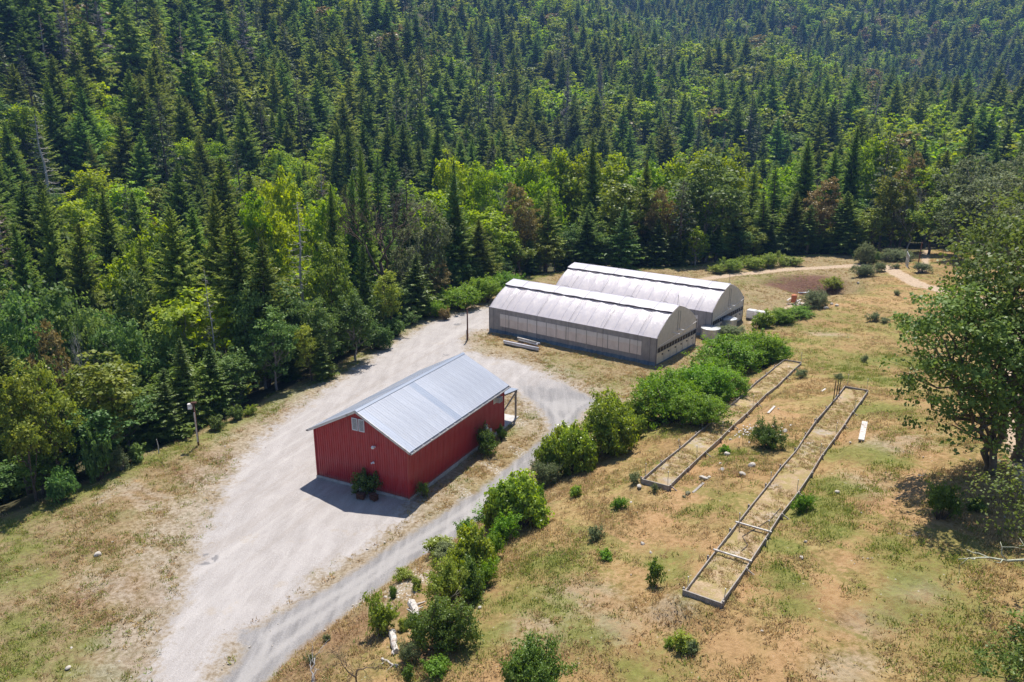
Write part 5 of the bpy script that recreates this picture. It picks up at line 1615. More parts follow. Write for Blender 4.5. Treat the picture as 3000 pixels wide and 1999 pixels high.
for side in (1, -1):                    # eave gutters with hangers
    xg = side * (BW / 2 + EO + .05)
    mb = MB()
    mb.box((xg - side * .065, 0, ze - .03), (.012, RL, .12)); mb.box((xg + side * .14, 0, ze - .09), (.02, RL + .02, .10)); mb.box((xg + side * .04, 0, ze - .14), (.2, RL, .012))
    g = mb.build('gutter', [M['trim_white']], barn)
    mb = MB(); mb.box((xg + side * .04, 0, ze - .075), (.185, RL - .02, .05)); mb.build('gutter_shade', M['gutter_dark'], g)  # dark strip stands in for the shadow under the roof edge
    mh = MB(); mh.box((.04, 0, -.06), (.20, .035, .012)); hm = mh.mesh('hanger', M['trim_white'])
    for i in range(14):
        o = link(bpy.data.objects.new('hanger', hm), g); o.location = (xg - (0 if side > 0 else .08), -RL / 2 + .6 + i * (RL - 1.2) / 13, ze + .022)
# louvred gable vents
for i, xv in enumerate((-.30, .36)):
    mb = MB()
    for dx in (-.25, .25): mb.box((xv + dx, -BL / 2 - .065, 5.72), (.05, .07, 1.02))
    for dz in (-.51, .51): mb.box((xv, -BL / 2 - .065, 5.72 + dz), (.55, .07, .05))
    mb.box((xv, -BL / 2 - .042, 5.72), (.48, .02, 1.0), mi=1)
    v = mb.build('gable_vent', [M['white_paint'], M['inner_shade']], barn)
    mv = MB(); mv.box((0, 0, 0), (.44, .012, .10), Matrix.Rotation(R(38), 3, 'X')); sm = mv.mesh('slat', M['white_paint'])
    for k in range(10):
        o = link(bpy.data.objects.new('slat', sm), v); o.location = (xv, -BL / 2 - .078, 5.27 + k * .1)
# lamps on the gable
mb = MB(); mb.box((1.55, -BL / 2 - .07, 4.12), (.14, .08, .14)); mb.tube([(1.55, -BL / 2 - .1, 4.14), (1.55, -BL / 2 - .26, 4.2)], .025, 6)
l1 = mb.build('wall_lamp', M['white_paint'], barn)
mb = MB(); mb.lathe([(.03, .16), (.10, .12), (.15, .02), (.13, -.06), (.05, -.12)], 14, (1.55, -BL / 2 - .30, 4.14)); mb.build('lamp_globe', M['bulb'], l1, True)
mb = MB(); mb.box((1.35, -BL / 2 - .06, 2.72), (.12, .06, .12)); mb.tube([(1.35, -BL / 2 - .08, 2.72), (1.22, -BL / 2 - .22, 2.64)], [.05, .075], 8)
mb.tube([(1.35, -BL / 2 - .08, 2.74), (1.50, -BL / 2 - .2, 2.72)], [.04, .06], 8); mb.build('flood_lamp', M['white_paint'], barn)
# air conditioner in the long wall
XW = BW / 2
mb = MB(); mb.box((XW + .04, 6.55, 3.72), (.06, 1.05, .92)); fr = mb.build('air_conditioner_surround', M['trim_white'], barn)
mb = MB(); mb.box((XW + .30, 6.65, 3.62), (.52, .66, .50)); ac = mb.build('air_conditioner', M['trim_white'], barn)
for k in range(7):
    mb = MB(); mb.box((XW + .566, 6.65, 3.43 + k * .062), (.012, .58, .022)); mb.build('slat', M['gutter_dark'], ac)
# electric boxes low on the long wall
mb = MB(); mb.box((XW + .14, 4.35, 1.45), (.2, .45, .85)); b1 = mb.build('meter_box', M['grey_metal'], barn)
mb = MB(); mb.tube([(XW + .36, 4.35, 1.55), (XW + .24, 4.35, 1.55)], .12, 12); mb.build('meter', M['bulb'], b1)
mb = MB(); mb.box((XW + .12, 5.25, .80), (.16, .4, .6)); mb.build('junction_box', M['trim_white'], barn)
mb = MB(); mb.tube([(XW + .09, 4.35, .2), (XW + .09, 4.35, 1.1)], .03, 6); mb.build('conduit', M['grey_metal'], barn)
# porch at the far gable end
PZ, PD = 3.15, 2.7
mb = MB(); mb.box((2.05, BL / 2 + 1.6, .06), (5.4, 3.0, .16)); mb.build('porch_slab', M['concrete'], barn)
for k in range(6):
    mb = MB(); xa = -.6 + k * .9
    mb.add([(xa, BL / 2 + .05, PZ + .42), (xa + .895, BL / 2 + .05, PZ + .42), (xa + .895, BL / 2 + PD + .3, PZ), (xa, BL / 2 + PD + .3, PZ),
            (xa, BL / 2 + .05, PZ + .38), (xa + .895, BL / 2 + .05, PZ + .38), (xa + .895, BL / 2 + PD + .3, PZ - .04), (xa, BL / 2 + PD + .3, PZ - .04)],
           [(0, 1, 2, 3), (7, 6, 5, 4), (0, 4, 5, 1), (1, 5, 6, 2), (2, 6, 7, 3), (3, 7, 4, 0)])
    mb.build('porch_roof_panel', M['roof_steel'], barn)
for xa in (-.4, 4.6):
    mb = MB(); mb.box((xa, BL / 2 + PD, PZ / 2), (.16, .16, PZ - .2)); mb.build('porch_post', M['weathered_wood'], barn)
    mb = MB(); mb.beam((xa, BL / 2 + .06, 1.75), (xa, BL / 2 + PD - .1, PZ - .35), .09, .14); mb.build('porch_brace', M['weathered_wood'], barn)
    mb = MB(); mb.beam((xa, BL / 2 + .06, PZ + .25), (xa, BL / 2 + PD + .25, PZ - .13), .1, .16); mb.build('porch_rafter', M['weathered_wood'], barn)
mb = MB(); mb.beam((-.55, BL / 2 + PD, PZ - .2), (4.75, BL / 2 + PD, PZ - .2), .12, .2); mb.build('porch_beam', M['weathered_wood'], barn)
mb = MB(); mb.box((-2.4, BL / 2 + .05, 1.75), (3.0, .06, 3.1)); mb.build('door', M['trim_white'], barn)
mb = MB(); mb.box((2.2, BL / 2 + .05, 1.25), (.95, .06, 2.1)); dd = mb.build('door', M['trim_white'], barn)
mb = MB(); mb.tube([(2.55, BL / 2 + .08, 1.15), (2.55, BL / 2 + .16, 1.15)], .03, 8); mb.build('handle', M['grey_metal'], dd)


def barn_pt(x, y):
    v = Vector((x, y, 0)); v.rotate(Matrix.Rotation(BA, 3, 'Z'))
    return bc[0] + v.x, bc[1] + v.y


# rusty fire boxes in front of the gable
for (lx, ly, rz, lab) in ((1.0, -BL / 2 - 1.45, .2, 'rusty brown iron box beside the bush against the barn gable'), (2.05, -BL / 2 - 1.15, -.3, 'rusty drum-like firebox standing nearest the barn corner')):
    wx, wy = barn_pt(lx, ly)
    e = empty('rusty_firebox', (wx, wy, zg(wx, wy)), BA + rz, lab, 'firebox', 'rusty boxes in front of the barn')
    mb = MB(); mb.box((0, 0, .42), (.85, .62, .62)); mb.build('body', M['rust'], e); e.scale = (.72, .72, .66)
    mb = MB(); mb.box((0, 0, .755), (.92, .69, .05)); ld = mb.build('lid', M['rust'], e)
    mb = MB(); mb.tube([(.15, 0, .78), (.15, 0, .86)], .09, 10); mb.build('vent_cap', M['rust'], ld)
    for sx in (-.34, .34):
        for sy in (-.24, .24):
            mb = MB(); mb.box((sx, sy, .05), (.07, .07, .14)); mb.build('leg', M['rust'], e)
# ---------------------------------------------------------------- greenhouses
def film(name, c1, c2, trans, rough=.35, fold=.5):
    t = NT(name); p = t.obj()
    n = t.noise(1.4, 5, .6, t.mapping(p, (1.2, .5, .5)))
    c = t.mix(t.ramp(n, .35, .65), c1, c2)
    wr = t.noise(2.2, 4, .6, t.mapping(p, (2.4, .55, .55), (0, 0, .3)), 1.2)
    nm = t.bump(wr, fold, .12)
    b = t.bsdf(c, rough, 0, .5, nm)
    tr = t.n('ShaderNodeBsdfTranslucent'); t.l(c, tr.inputs[0])
    mx = t.n('ShaderNodeMixShader'); mx.inputs[0].default_value = trans
    t.l(b, mx.inputs[1]); t.l(tr.outputs[0], mx.inputs[2])
    return t.done(mx.outputs[0])


M['roof_film'] = film('roof_film', (.76, .70, .72), (.86, .785, .775), .36, .32, .5)
M['vent_film'] = film('vent_film', (.66, .625, .66), (.74, .70, .735), .25, .35, .25)
M['wall_film'] = film('wall_film', (.255, .245, .25), (.34, .325, .325), .12, .4, .35)
M['window_film'] = film('window_film', (.78, .74, .71), (.88, .84, .81), .72, .3, .15)
M['valance'] = film('valance_film', (.86, .84, .83), (.92, .90, .89), .4, .35, .15)
M['blue_skirt'] = film('blue_skirt', (.075, .13, .18), (.17, .21, .24), .05, .5, .4)
M['polycarb'] = plain('polycarbonate', (.60, .53, .455), .45, 0, .4, var=.08, scale=2)
M['polycarb_pale'] = plain('polycarbonate_pale', (.66, .60, .51), .45, 0, .4, var=.1, scale=2)
M['pane_dark'] = plain('louvre_glass', (.012, .015, .025), .45, 0, .2, var=.1)
M['strap'] = plain('strap', (.05, .045, .055), .7)
M['post_grey'] = plain('inner_post', (.17, .16, .16), .6)
M['galv'] = plain('galvanised', (.50, .51, .52), .4, .6, .5, var=.15, scale=3)

GA = math.atan2(-.602, .798)
GW, GL, GE, GR = 11.4, 25.8, 3.5, 6.42


def arch(v):
    """profile of the roof: v from 0 (front eave) over 1 (ridge) to 2 (back eave) -> (n, z)"""
    s = v if v <= 1 else 2 - v
    # gothic arch: quarter curve with a ridge
    a = s * 1.02
    y = GW / 2 * (1 - math.cos(a * math.pi / 2 * .985)) / (1 - math.cos(1.02 * math.pi / 2 * .985))
    z = GE + (GR - GE) * math.sin(a * math.pi / 2 * .985) / math.sin(1.02 * math.pi / 2 * .985)
    y = .30 * y + .70 * GW / 2 * s
    z = .50 * z + .50 * (GE + (GR - GE) * s)
    return (y if v <= 1 else GW - y), z


def greenhouse(org, lab, seed):
    rg = np.random.RandomState(seed)
    g = empty('greenhouse', (org[0], org[1], 0), GA, lab, 'greenhouse')
    # local: x along the length, y across (towards the back)
    NB = 13; bay = GL / NB
    nv = 22
    for b in range(NB):                 # one film panel per bay, sagging between the bows
        nu = 7
        V = []
        sg = rg.uniform(.07, .15)
        for i in range(nu):
            u = i / (nu - 1)
            for j in range(nv + 1):
                y, z = arch(2 * j / nv)
                nrm_y = (y - GW / 2) / GW * 1.2
                s = sg * math.sin(u * math.pi) * (math.sin(min(1, j / nv) * math.pi) ** .5)
                V.append((b * bay + u * bay, y - nrm_y * s, z - s * .8))
        F = [(i * (nv + 1) + j, (i + 1) * (nv + 1) + j, (i + 1) * (nv + 1) + j + 1, i * (nv + 1) + j + 1) for i in range(nu - 1) for j in range(nv)]
        mb = MB(); mb.add(V, F); mb.build('roof_film', M['roof_film'], g, True)
    # bows
    prof = np.array([(0, *arch(2 * j / 24)) for j in range(25)])
    mbw = MB(); mbw.tube(prof + np.array((0, 0, -.005)), .035, 5, cap=False); bm = mbw.mesh('bow', M['vent_film'], True)
    for b in range(NB + 1):
        o = link(bpy.data.objects.new('bow', bm), g); o.location = (min(max(b * bay, .06), GL - .06), 0, 0)
    mb = MB(); mb.box((GL / 2, GW / 2, .07), (GL - .3, GW - .3, .04)); mb.build('bounce_floor', M['valance'], g)  # pale floor added inside to bounce light out through the panes
    # roof vent flap along the ridge (front side), lifted a little, a dark beam below its edge stands in for the gap's shade
    v0 = .70
    V = []; nseg = 34
    for i in range(nseg + 1):
        x = -.1 + (GL + .2) * i / nseg
        wob = .05 * math.sin(i * 1.7 + seed) + rg.uniform(-.03, .03)
        for k, v in enumerate((v0, .80, .90, 1.0)):
            y, z = arch(v)
            V.append((x, y - .02, z + (.20 + wob * .8, .17, .13, .09)[k]))
    F = [(i * 4 + k, (i + 1) * 4 + k, (i + 1) * 4 + k + 1, i * 4 + k + 1) for i in range(nseg) for k in range(3)]
    mb = MB(); mb.add(V, F); mb.build('roof_vent', M['vent_film'], g, True)
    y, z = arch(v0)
    mb = MB(); mb.beam((-.05, y + .05, z + .07), (GL + .05, y + .05, z + .07), .05, .15); mb.build('gap_shade', M['strap'], g)
    yr, zr = arch(1.0)
    mb = MB(); mb.tube([(-.1, yr, zr + .07), (GL + .1, yr, zr + .07)], .05, 6); mb.build('ridge_pipe', M['vent_film'], g)
    # front and back walls
    for back in (0, 1):
        yw = -.0 if not back else GW
        s = -1 if not back else 1
        n = 52
        for (xa, xb, zs) in ((0, GL, (.38, .62, .84, 1.03)), (0, GL, (2.80, 3.0, 3.25, GE)), (0, 1.9, (1.03, 1.6, 2.2, 2.80)), (GL - 2.0, GL, (1.03, 1.6, 2.2, 2.80))):
            V = []; m_ = max(6, int(n * (xb - xa) / GL))
            for i in range(m_ + 1):
                x = xa + (xb - xa) * i / m_
                for k, zz in enumerate(zs):
                    V.append((x, yw + s * (.02 + .03 * math.sin(i * 2.1 + k) * (k in (1, 2)) + rg.uniform(0, .012) * (k in (1, 2))), zz))
            F = [((i * 4 + k), (i + 1) * 4 + k, (i + 1) * 4 + k + 1, i * 4 + k + 1) for i in range(m_) for k in range(3)]
            mb = MB(); mb.add(V, F); mb.build('side_curtain', M['wall_film'], g, True)
        V = []
        for i in range(n + 1):
            x = GL * i / n
            V += [(x, yw + s * (.14 + rg.uniform(-.03, .10)), -.02), (x, yw + s * .10, .22), (x, yw + s * .04, .42 + rg.uniform(-.06, .06))]
        F = [(i * 3 + k, (i + 1) * 3 + k, (i + 1) * 3 + k + 1, i * 3 + k + 1) for i in range(n) for k in range(2)]
        mb = MB(); mb.add(V, F); mb.build('skirt', M['blue_skirt'], g, True)
        mb = MB(); mb.tube([(-.05, yw + s * .05, GE), (GL + .05, yw + s * .05, GE)], .05, 6); mb.build('eave_pipe', M['vent_film'], g)
        # light panes between inner posts
        x0, x1, npn = 1.9, GL - 2.0, 14
        pw = (x1 - x0) / npn
        for i in range(npn):
            xa = x0 + i * pw
            mb = MB(); mb.box((xa + pw / 2, yw + s * .06, 1.915), (pw - .02, .008, 1.80)); pn = mb.build('window_pane', M['window_film'], g)
            V = []
            for k in range(6):
                xx = xa + .03 + (pw - .06) * k / 5
                V += [(xx, yw + s * .108, 2.79), (xx, yw + s * .112, 2.12 + .10 * abs(math.sin(i * 1.3 + k * .55)) + rg.uniform(-.02, .02))]
            mb = MB(); mb.add(V, [(2 * k, 2 * k + 2, 2 * k + 3, 2 * k + 1) for k in range(5)]); mb.build('valance', M['valance'], pn)
        mp = MB(); mp.box((0, 0, 1.92), (.05, .03, 1.86)); pm = mp.mesh('post', M['post_grey'])
        for i in range(1, npn):
            o = link(bpy.data.objects.new('post', pm), g); o.location = (x0 + i * pw, yw + s * .12, 0)
        for xa in (.75, 2.9, 8.2, 13.2, 18.4, 23.3, 25.0):
            mb = MB()
            pts = [(xa, yw + s * .16, .1), (xa, yw + s * .13, 1.8), (xa, yw + s * .12, GE + .03)]
            vs = (.15, .35, .55, .75, .9, 1.0) if xa not in (.75, 25.0) else ()
            for v in vs:
                y, z = arch(v); pts.append((xa, y if not back else GW - y, z + (.10 if v < .68 else .27)))
            mb.tube(pts, .016, 4); mb.build('strap', M['strap'], g)
    # gable ends
    for end in (0, 1):
        xe = 0.0 if not end else GL
        s = -1 if not end else 1
        npan = 12; w = GW / npan
        for i in range(npan):           # corrugated upper panels
            y0 = i * w; V = []; F = []
            nn = 9
            for k in range(nn):
                yy = y0 + (w - .01) * k / (nn - 1)
                j = yy / GW * 2
                zt_ = None
                lo, hi = 0.0, 1.0
                yq = yy if yy <= GW / 2 else GW - yy
                for _ in range(24):
                    m_ = (lo + hi) / 2
                    if arch(m_)[0] < yq: lo = m_
                    else: hi = m_
                zt_ = arch(lo)[1] - .02
                V += [(xe + s * (.02 + .02 * (k % 2)), yy, 2.22), (xe + s * (.02 + .02 * (k % 2)), yy, zt_)]
            F = [(2 * k, 2 * k + 2, 2 * k + 3, 2 * k + 1) for k in range(nn - 1)]
            mb = MB(); mb.add(V, F); mb.build('end_panel', M['polycarb'], g)
            V = []
            for k in range(nn):
                yy = y0 + (w - .01) * k / (nn - 1)
                V += [(xe + s * (.02 + .02 * (k % 2)), yy, .12), (xe + s * (.02 + .02 * (k % 2)), yy, 1.52)]
            mb = MB(); mb.add(V, F); mb.build('end_panel', M['polycarb_pale'], g)
        mb = MB(); mb.box((xe + s * .0, GW / 2, 1.87), (.03, GW - .1, .70)); mb.build('opening_shade', M['inner_shade'], g)  # dark box painted as the shade behind the louvres
        for i in range(14):             # dark louvre panes with frames
            yy = .25 + i * (GW - .5) / 14
            mb = MB(); mb.box((xe + s * .05, yy + .36, 1.87), (.02, .66, .54), Matrix.Rotation(R(8), 3, 'Y')); lp = mb.build('louvre_pane', M['pane_dark'], g)
            mb = MB(); mb.box((xe + s * .065, yy - .02, 1.87), (.04, .045, .68)); mb.build('mullion', M['trim_white'] if i % 3 == 0 else M['galv'], lp)
        for zz in (1.53, 2.21):
            mb = MB(); mb.box((xe + s * .07, GW / 2, zz), (.06, GW, .06)); mb.build('rail', M['galv'], g)
        mb = MB(); mb.tube([(xe + s * .30, .2, 2.55), (xe + s * .30, GW - .6, 3.35)], .03, 5); mb.build('guy_pole', M['valance'], g)
        for yy, zz in ((4.3, 3.25), (5.6, 3.45)):
            mb = MB(); mb.tube([(xe + s * .02, yy, zz), (xe + s * 1.0, yy - .1, zz + .02)], .055, 7); mb.build('vent_arm', M['valance'], g)
        for yy in (1.6, 3.3, 5.2, 6.9, 8.6, 10.2):
            mb = MB(); mb.box((xe + s * .09, yy, 1.15), (.08, .22, .14)); mb.build('latch', M['strap'], g)
            mb = MB(); mb.box((xe + s * .06, yy + .5, .8), (.03, .05, 1.35)); mb.build('stile', M['galv'], g)
        for xs in (0.0, GW):
            mb = MB(); mb.box((xe + s * .03, xs, GE / 2), (.12, .12, GE)); mb.build('corner_post', M['post_grey'], g)
        mb = MB(); mb.box((xe + s * .05, GW / 2, .08), (.06, GW, .18)); mb.build('sill', M['blue_skirt'], g)
        for yy in (5.5, 6.1):
            mb = MB(); mb.tube([(xe + s * .08, yy, 3.2), (xe + s * .10, yy + .03, 5.9 if yy < 6 else 5.7)], .018, 4); mb.build('cable', M['strap'], g)
    mb = MB(); mb.tube([(GL - .2, GW / 2, GR), (GL - .15, GW / 2, GR + 1.4)], .02, 5); mb.build('antenna', M['strap'], g)
    mb = MB(); mb.tube([(GL - .2, GW / 2 + .5, GR - .1), (GL - .15, GW / 2, GR + 1.4)], .012, 4); mb.build('antenna_stay', M['strap'], g)
    return g


GH1 = (-3.13, 104.37)
nn_ = (.602 * 15.75 + .798 * .35, .798 * 15.75 - .602 * .35)
greenhouse(GH1, 'near white plastic-film greenhouse facing the red barn, pipes lying in front', 1)
greenhouse((GH1[0] + nn_[0], GH1[1] + nn_[1]), 'far white plastic-film greenhouse behind its twin, beside the forest', 2)


def gh_pt(u, n):
    return GH1[0] + .798 * u + .602 * n, GH1[1] - .602 * u + .798 * n
# ---------------------------------------------------------------- shrubs
SPROTO = {}
SH = dict(glossy=('glossy', 'bark', 1.25), olive=('olive', 'bark', 1.25), bramble=('bramble', 'bark', 1.0), sage=('sage', 'bark_grey', .8), lime=('lime', 'bark_grey', 1.0),
          palelime=('sage', 'bark_grey', 1.1), bluegreen=('bluegreen', 'bark', 1.3), dark=('darkshrub', 'bark', .95), darkround=('darkshrub', 'bark', .9), oakling=('oak', 'bark', 1.3), bronze=('bronze', 'bark', .9))


def shrub_meshes(k, w, i):
    """shared meshes per kind and size class, so that leaves keep their real size"""
    c = 0 if w < 1.1 else 1 if w < 2.6 else 2 if w < 4.2 else 3
    key = (k, c, i % 2)
    if key not in SPROTO:
        mt, st, lf = SH[k]
        leaf, cl, lv, lo = ((.16, 60, 16, 5), (.10, 170, 18, 8), (.066, 420, 18, 11), (.050, 900, 16, 15))[c]
        if k == 'darkround': cl, lo = cl * 2, 20
        if k in ('lime', 'oakling', 'bluegreen', 'palelime'): cl = int(cl * .8)
        SPROTO[key] = make_shrub('%s_bush_%d_%d' % key, 400 + 7 * (i % 2) + 31 * c + sum(map(ord, k)), M[mt], M[st], lobes=lo, clumps=cl, leaves=lv, leaf=leaf * lf, sig=(.11, .075, .052, .038)[c])
    return SPROTO[key]


rng = np.random.RandomState(21)
for i, (x, y, h, w, k, lab) in enumerate(SHRUBS):
    v = shrub_meshes(k, w, i)
    nm = {'bramble': 'bramble_bush', 'lime': 'sapling_bush', 'sage': 'sage_bush'}.get(k, 'bush')
    plant(nm, v, ('stems', 'foliage'), (x, y, zg(x, y) - .05), rng.uniform(0, 6.28), (w / 1.85 * rng.uniform(.9, 1.22), w / 1.85 * rng.uniform(.9, 1.22), max(h, .25) * (.80 if k == 'bramble' else .88)), lab, 'bush', 'bushes around the clearing')

# low scrub that ties the roadside shrubs into one ragged hedge
rh = np.random.RandomState(91)
hd_ = []
for j in range(len(FOOT) - 1):
    a_, b_ = FOOT[j], FOOT[j + 1]
    if a_[1] < 39 or b_[1] > 80: continue
    L_ = np.hypot(*(b_ - a_)); n_ = np.array([(b_ - a_)[1], -(b_ - a_)[0]]) / L_
    for s_ in np.arange(.6, L_, 1.9):
        if rh.rand() < .25: continue
        hd_.append(a_ + (b_ - a_) * s_ / L_ + n_ * rh.uniform(1.6, 4.6))
ORD2 = ORD + ['twenty-%s' % o for o in ORD[:9]]
for j, q_ in enumerate(hd_[:28]):
    k_ = ['glossy', 'bramble', 'dark', 'lime', 'sage', 'bramble'][rh.randint(6)]; w_ = rh.uniform(1.3, 2.5)
    plant('scrub_bush', shrub_meshes(k_, w_, j), ('stems', 'foliage'), (q_[0], q_[1], zg(*q_) - .05), rh.uniform(0, 6), (w_ / 1.8, w_ / 1.8, rh.uniform(.55, 1.15)),
          'low scrub bush filling the roadside hedge, %s from the bottom of the picture' % ORD2[j], 'bush', 'low scrub along the road bank')

# dry white umbels behind the bush between the beds
fx0, fy0 = [(x, y) for x, y, h, w, k, lab in SHRUBS if 'flower heads' in lab][0]
e = empty('flowering_weed', (fx0 - .5, fy0 + 1.6, zg(fx0 - .5, fy0 + 1.6)), 0, 'wispy stand of dry stalks with white flower heads behind a bush', 'weed')
ms, mf = MB(), MB()
for i in range(70):
    q = rng.normal(0, .75, 2) * np.array([1.3, .7]); hh = rng.uniform(.5, 1.15)
    ms.tube([(q[0], q[1], -.05), (q[0] + rng.normal(0, .08), q[1] + rng.normal(0, .08), hh)], .006, 3)
    mf.box((q[0], q[1], hh), (.10, .10, .03))
st = ms.build('stalks', M['sage'], e); st['kind'] = 'stuff'
M['umbel'] = plain('umbel', (.62, .58, .54), .9)
hd = mf.build('flower_heads', M['umbel'], e); hd['kind'] = 'stuff'

# ---------------------------------------------------------------- big oaks on the right
tr, cr = make_broadleaf('front_oak', 501, 13.0, 5.6, M['oak'], M['bark_moss'], 24, 400, 40, .24, .05, .8, r_trunk=.34, lean=(-4.3, -.9), multi=2)
plant('oak_tree', (tr, cr), ('trunk', 'crown'), (OAK1[0], OAK1[1], zg(*OAK1[:2]) - .1), 0, (1, 1, 1), 'spreading green oak with twin dark trunks on the right slope', 'tree')
tr, cr = make_broadleaf('rear_oak', 502, 18.5, 6.6, M['oak'], M['bark_moss'], 26, 410, 40, .26, .26, .8, r_trunk=.42, lean=(.4, .6))
plant('oak_tree', (tr, cr), ('trunk', 'crown'), (OAK2[0] + 1.6, OAK2[1] + .8, zg(*OAK2[:2]) - .1), 0, (1, 1, 1), 'taller thick-trunked oak rising behind the spreading twin-trunked oak', 'tree')
# oak outside the frame whose boughs reach in at the lower right
tr, cr = make_broadleaf('edge_oak', 503, 9.0, 5.2, M['oak'], M['bark_moss'], 20, 520, 40, .15, .2, .75, r_trunk=.30, lean=(-1.0, 0))
eo = plant('oak_tree', (tr, cr), ('trunk', 'crown'), (25.3, 27.6, zg(25.3, 27.6) - .1), 0, (1, 1, 1), 'oak whose boughs and lichen-covered dead branch reach in at lower right', 'tree')
CORNER_OAK = (19.3, 21.5)
tr2, cr2 = make_broadleaf('corner_oak', 507, 6.2, 2.9, M['oak'], M['bark_moss'], 12, 260, 40, .12, .2, .75, r_trunk=.2, lean=(-.6, 0))
plant('oak_tree', (tr2, cr2), ('trunk', 'crown'), (CORNER_OAK[0], CORNER_OAK[1], zg(*CORNER_OAK) - .1), 0, (1, 1, 1), 'small oak filling the bottom right corner with dark leaves', 'tree')
mb = MB(); rg = np.random.RandomState(8)
M['lichen'] = plain('lichen_wood', (.40, .40, .30), .95, var=.3, scale=9, bump=.5)
pl = limb(mb, (-2.5, -.6, 4.0), (-6.6, .6, 3.7), .09, .02, rg, .05, .03, 8, 5)
for i, d in ((4, (-.9, -.6, .3)), (5, (-.9, .7, .1)), (6, (-.8, -.5, .2)), (3, (-.3, .9, .8)), (4, (-.2, .6, .9))):
    q = limb(mb, pl[i], pl[i] + np.array(d) * rg.uniform(.7, 1.2), .035, .01, rg, 0, .08, 4, 4)
    limb(mb, q[2], q[2] + rg.normal(0, .35, 3), .018, .006, rg, 0, .08, 3, 3)
db = mb.build('dead_branch', M['lichen'], eo, True)

# ---------------------------------------------------------------- bare brush at the bottom edge
t1, b1 = make_bare('bare_brush0', 520, 3.4, M['bark'], .55, 5, .06, 3)
plant('bare_shrub', (t1, b1), ('trunk', 'branches'), (BARE1[0], BARE1[1], zg(*BARE1[:2])), 0, (1, 1, 1), 'dark leafless twiggy shrub at the bottom edge by the eroded bank', 'dead shrub')
t1, b1 = make_bare('bare_brush1', 523, 4.2, M['dead_wood'], .6, 3, .08, 2)
plant('bare_shrub', (t1, b1), ('trunk', 'branches'), (BARE2[0], BARE2[1], zg(*BARE2[:2])), 0, (1, 1, 1), 'pale grey leafless tree with few forked limbs at the bottom edge', 'dead shrub')


# ---------------------------------------------------------------- dead wood
def log_obj(name, a, b, r0, r1, mat, lab, cat, seed, stubs=3, lift=.0):
    rg = np.random.RandomState(seed)
    a = np.array((a[0], a[1], zg(a[0], a[1]) + r0 * .8)); b = np.array((b[0], b[1], zg(b[0], b[1]) + r1 * .8 + lift))
    mb = MB(); pl = limb(mb, a - a, b - a, r0, r1, rg, 0, .03, 8, 8)
    o = mb.build('trunk', mat)
    e = empty(name, tuple(a), 0, lab, cat); o.parent = e
    for i in range(stubs):
        m2 = MB(); s = pl[rg.randint(2, 7)]; d = rg.normal(0, 1, 3); d[2] = abs(d[2]); d /= np.linalg.norm(d)
        limb(m2, s, s + d * rg.uniform(.3, .8), r0 * .4, r0 * .12, rg, 0, .08, 4, 5); m2.build('branch_stub', mat, e, True)
    return e


M['driftwood'] = plain('driftwood', (.50, .46, .42), .9, var=.3, scale=6, bump=.5, dirt=(.28, .22, .18))
log_obj('fallen_log', LOG_A, LOG_B, .20, .14, M['driftwood'], 'bleached grey log lying down the eroded bank', 'log', 31, 2)
log_obj('driftwood_stump', (STUMP[0] - .3, STUMP[1] + 1.0), (STUMP[0] + .35, STUMP[1] - .8), .26, .16, M['driftwood'], 'gnarled white driftwood stump beside the dark ivy mound', 'stump', 33, 7)
log_obj('fallen_branch', BRANCH_A, BRANCH_B, .07, .04, M['driftwood'], 'crooked pale branch on the orange eroded soil', 'branch', 35, 5)
log_obj('fallen_branch', FALLEN_A, FALLEN_B, .035, .02, M['driftwood'], 'thin dry stick below the oak shadow', 'branch', 36, 2)
log_obj('fallen_branch', FALLEN2_A, FALLEN2_B, .045, .02, M['dead_wood'], 'dry stick in the oak shade near the trunk', 'branch', 37, 3)

# ---------------------------------------------------------------- rocks
M['rock'] = plain('rock', (.47, .42, .36), .9, var=.25, scale=3, bump=.6, dirt=(.30, .24, .18))
M['mossy_rock'] = plain('mossy_rock', (.16, .15, .09), .95, var=.3, scale=5, bump=.6)


def rock_mesh(seed):
    rg = np.random.RandomState(seed)
    import bmesh
    bm = bmesh.new(); bmesh.ops.create_icosphere(bm, subdivisions=2, radius=.5)
    ax = rg.normal(0, 1, (7, 3)); ax /= np.linalg.norm(ax, axis=1, keepdims=True); dd = rg.uniform(.28, .42, 7)
    for v in bm.verts:
        co = np.array(v.co)
        for a_, d_ in zip(ax, dd):
            k = co @ a_
            if k > d_: co = co - a_ * (k - d_) * .9
        v.co = co * np.array([1, .8, .62]) * rg.uniform(.95, 1.05)
    me = bpy.data.meshes.new('rock'); bm.to_mesh(me); bm.free(); me.materials.append(M['rock']); return me


rock_me = [rock_mesh(600 + i) for i in range(6)]
mossy = rock_mesh(606); mossy.materials.clear(); mossy.materials.append(M['mossy_rock'])
for i, (x, y, s, lab) in enumerate(ROCKS):
    o = bpy.data.objects.new('rock', mossy if 'mossy' in lab else rock_me[i % 6]); link(o)
    s = s * 1.15
    o.location = (x, y, zg(x, y) + s * .16); o.scale = (s, s, s); o.rotation_euler = (rng.uniform(-.3, .3), rng.uniform(-.3, .3), rng.uniform(0, 6.28))
    tag(o, lab, 'rock', 'rocks scattered on the slopes')

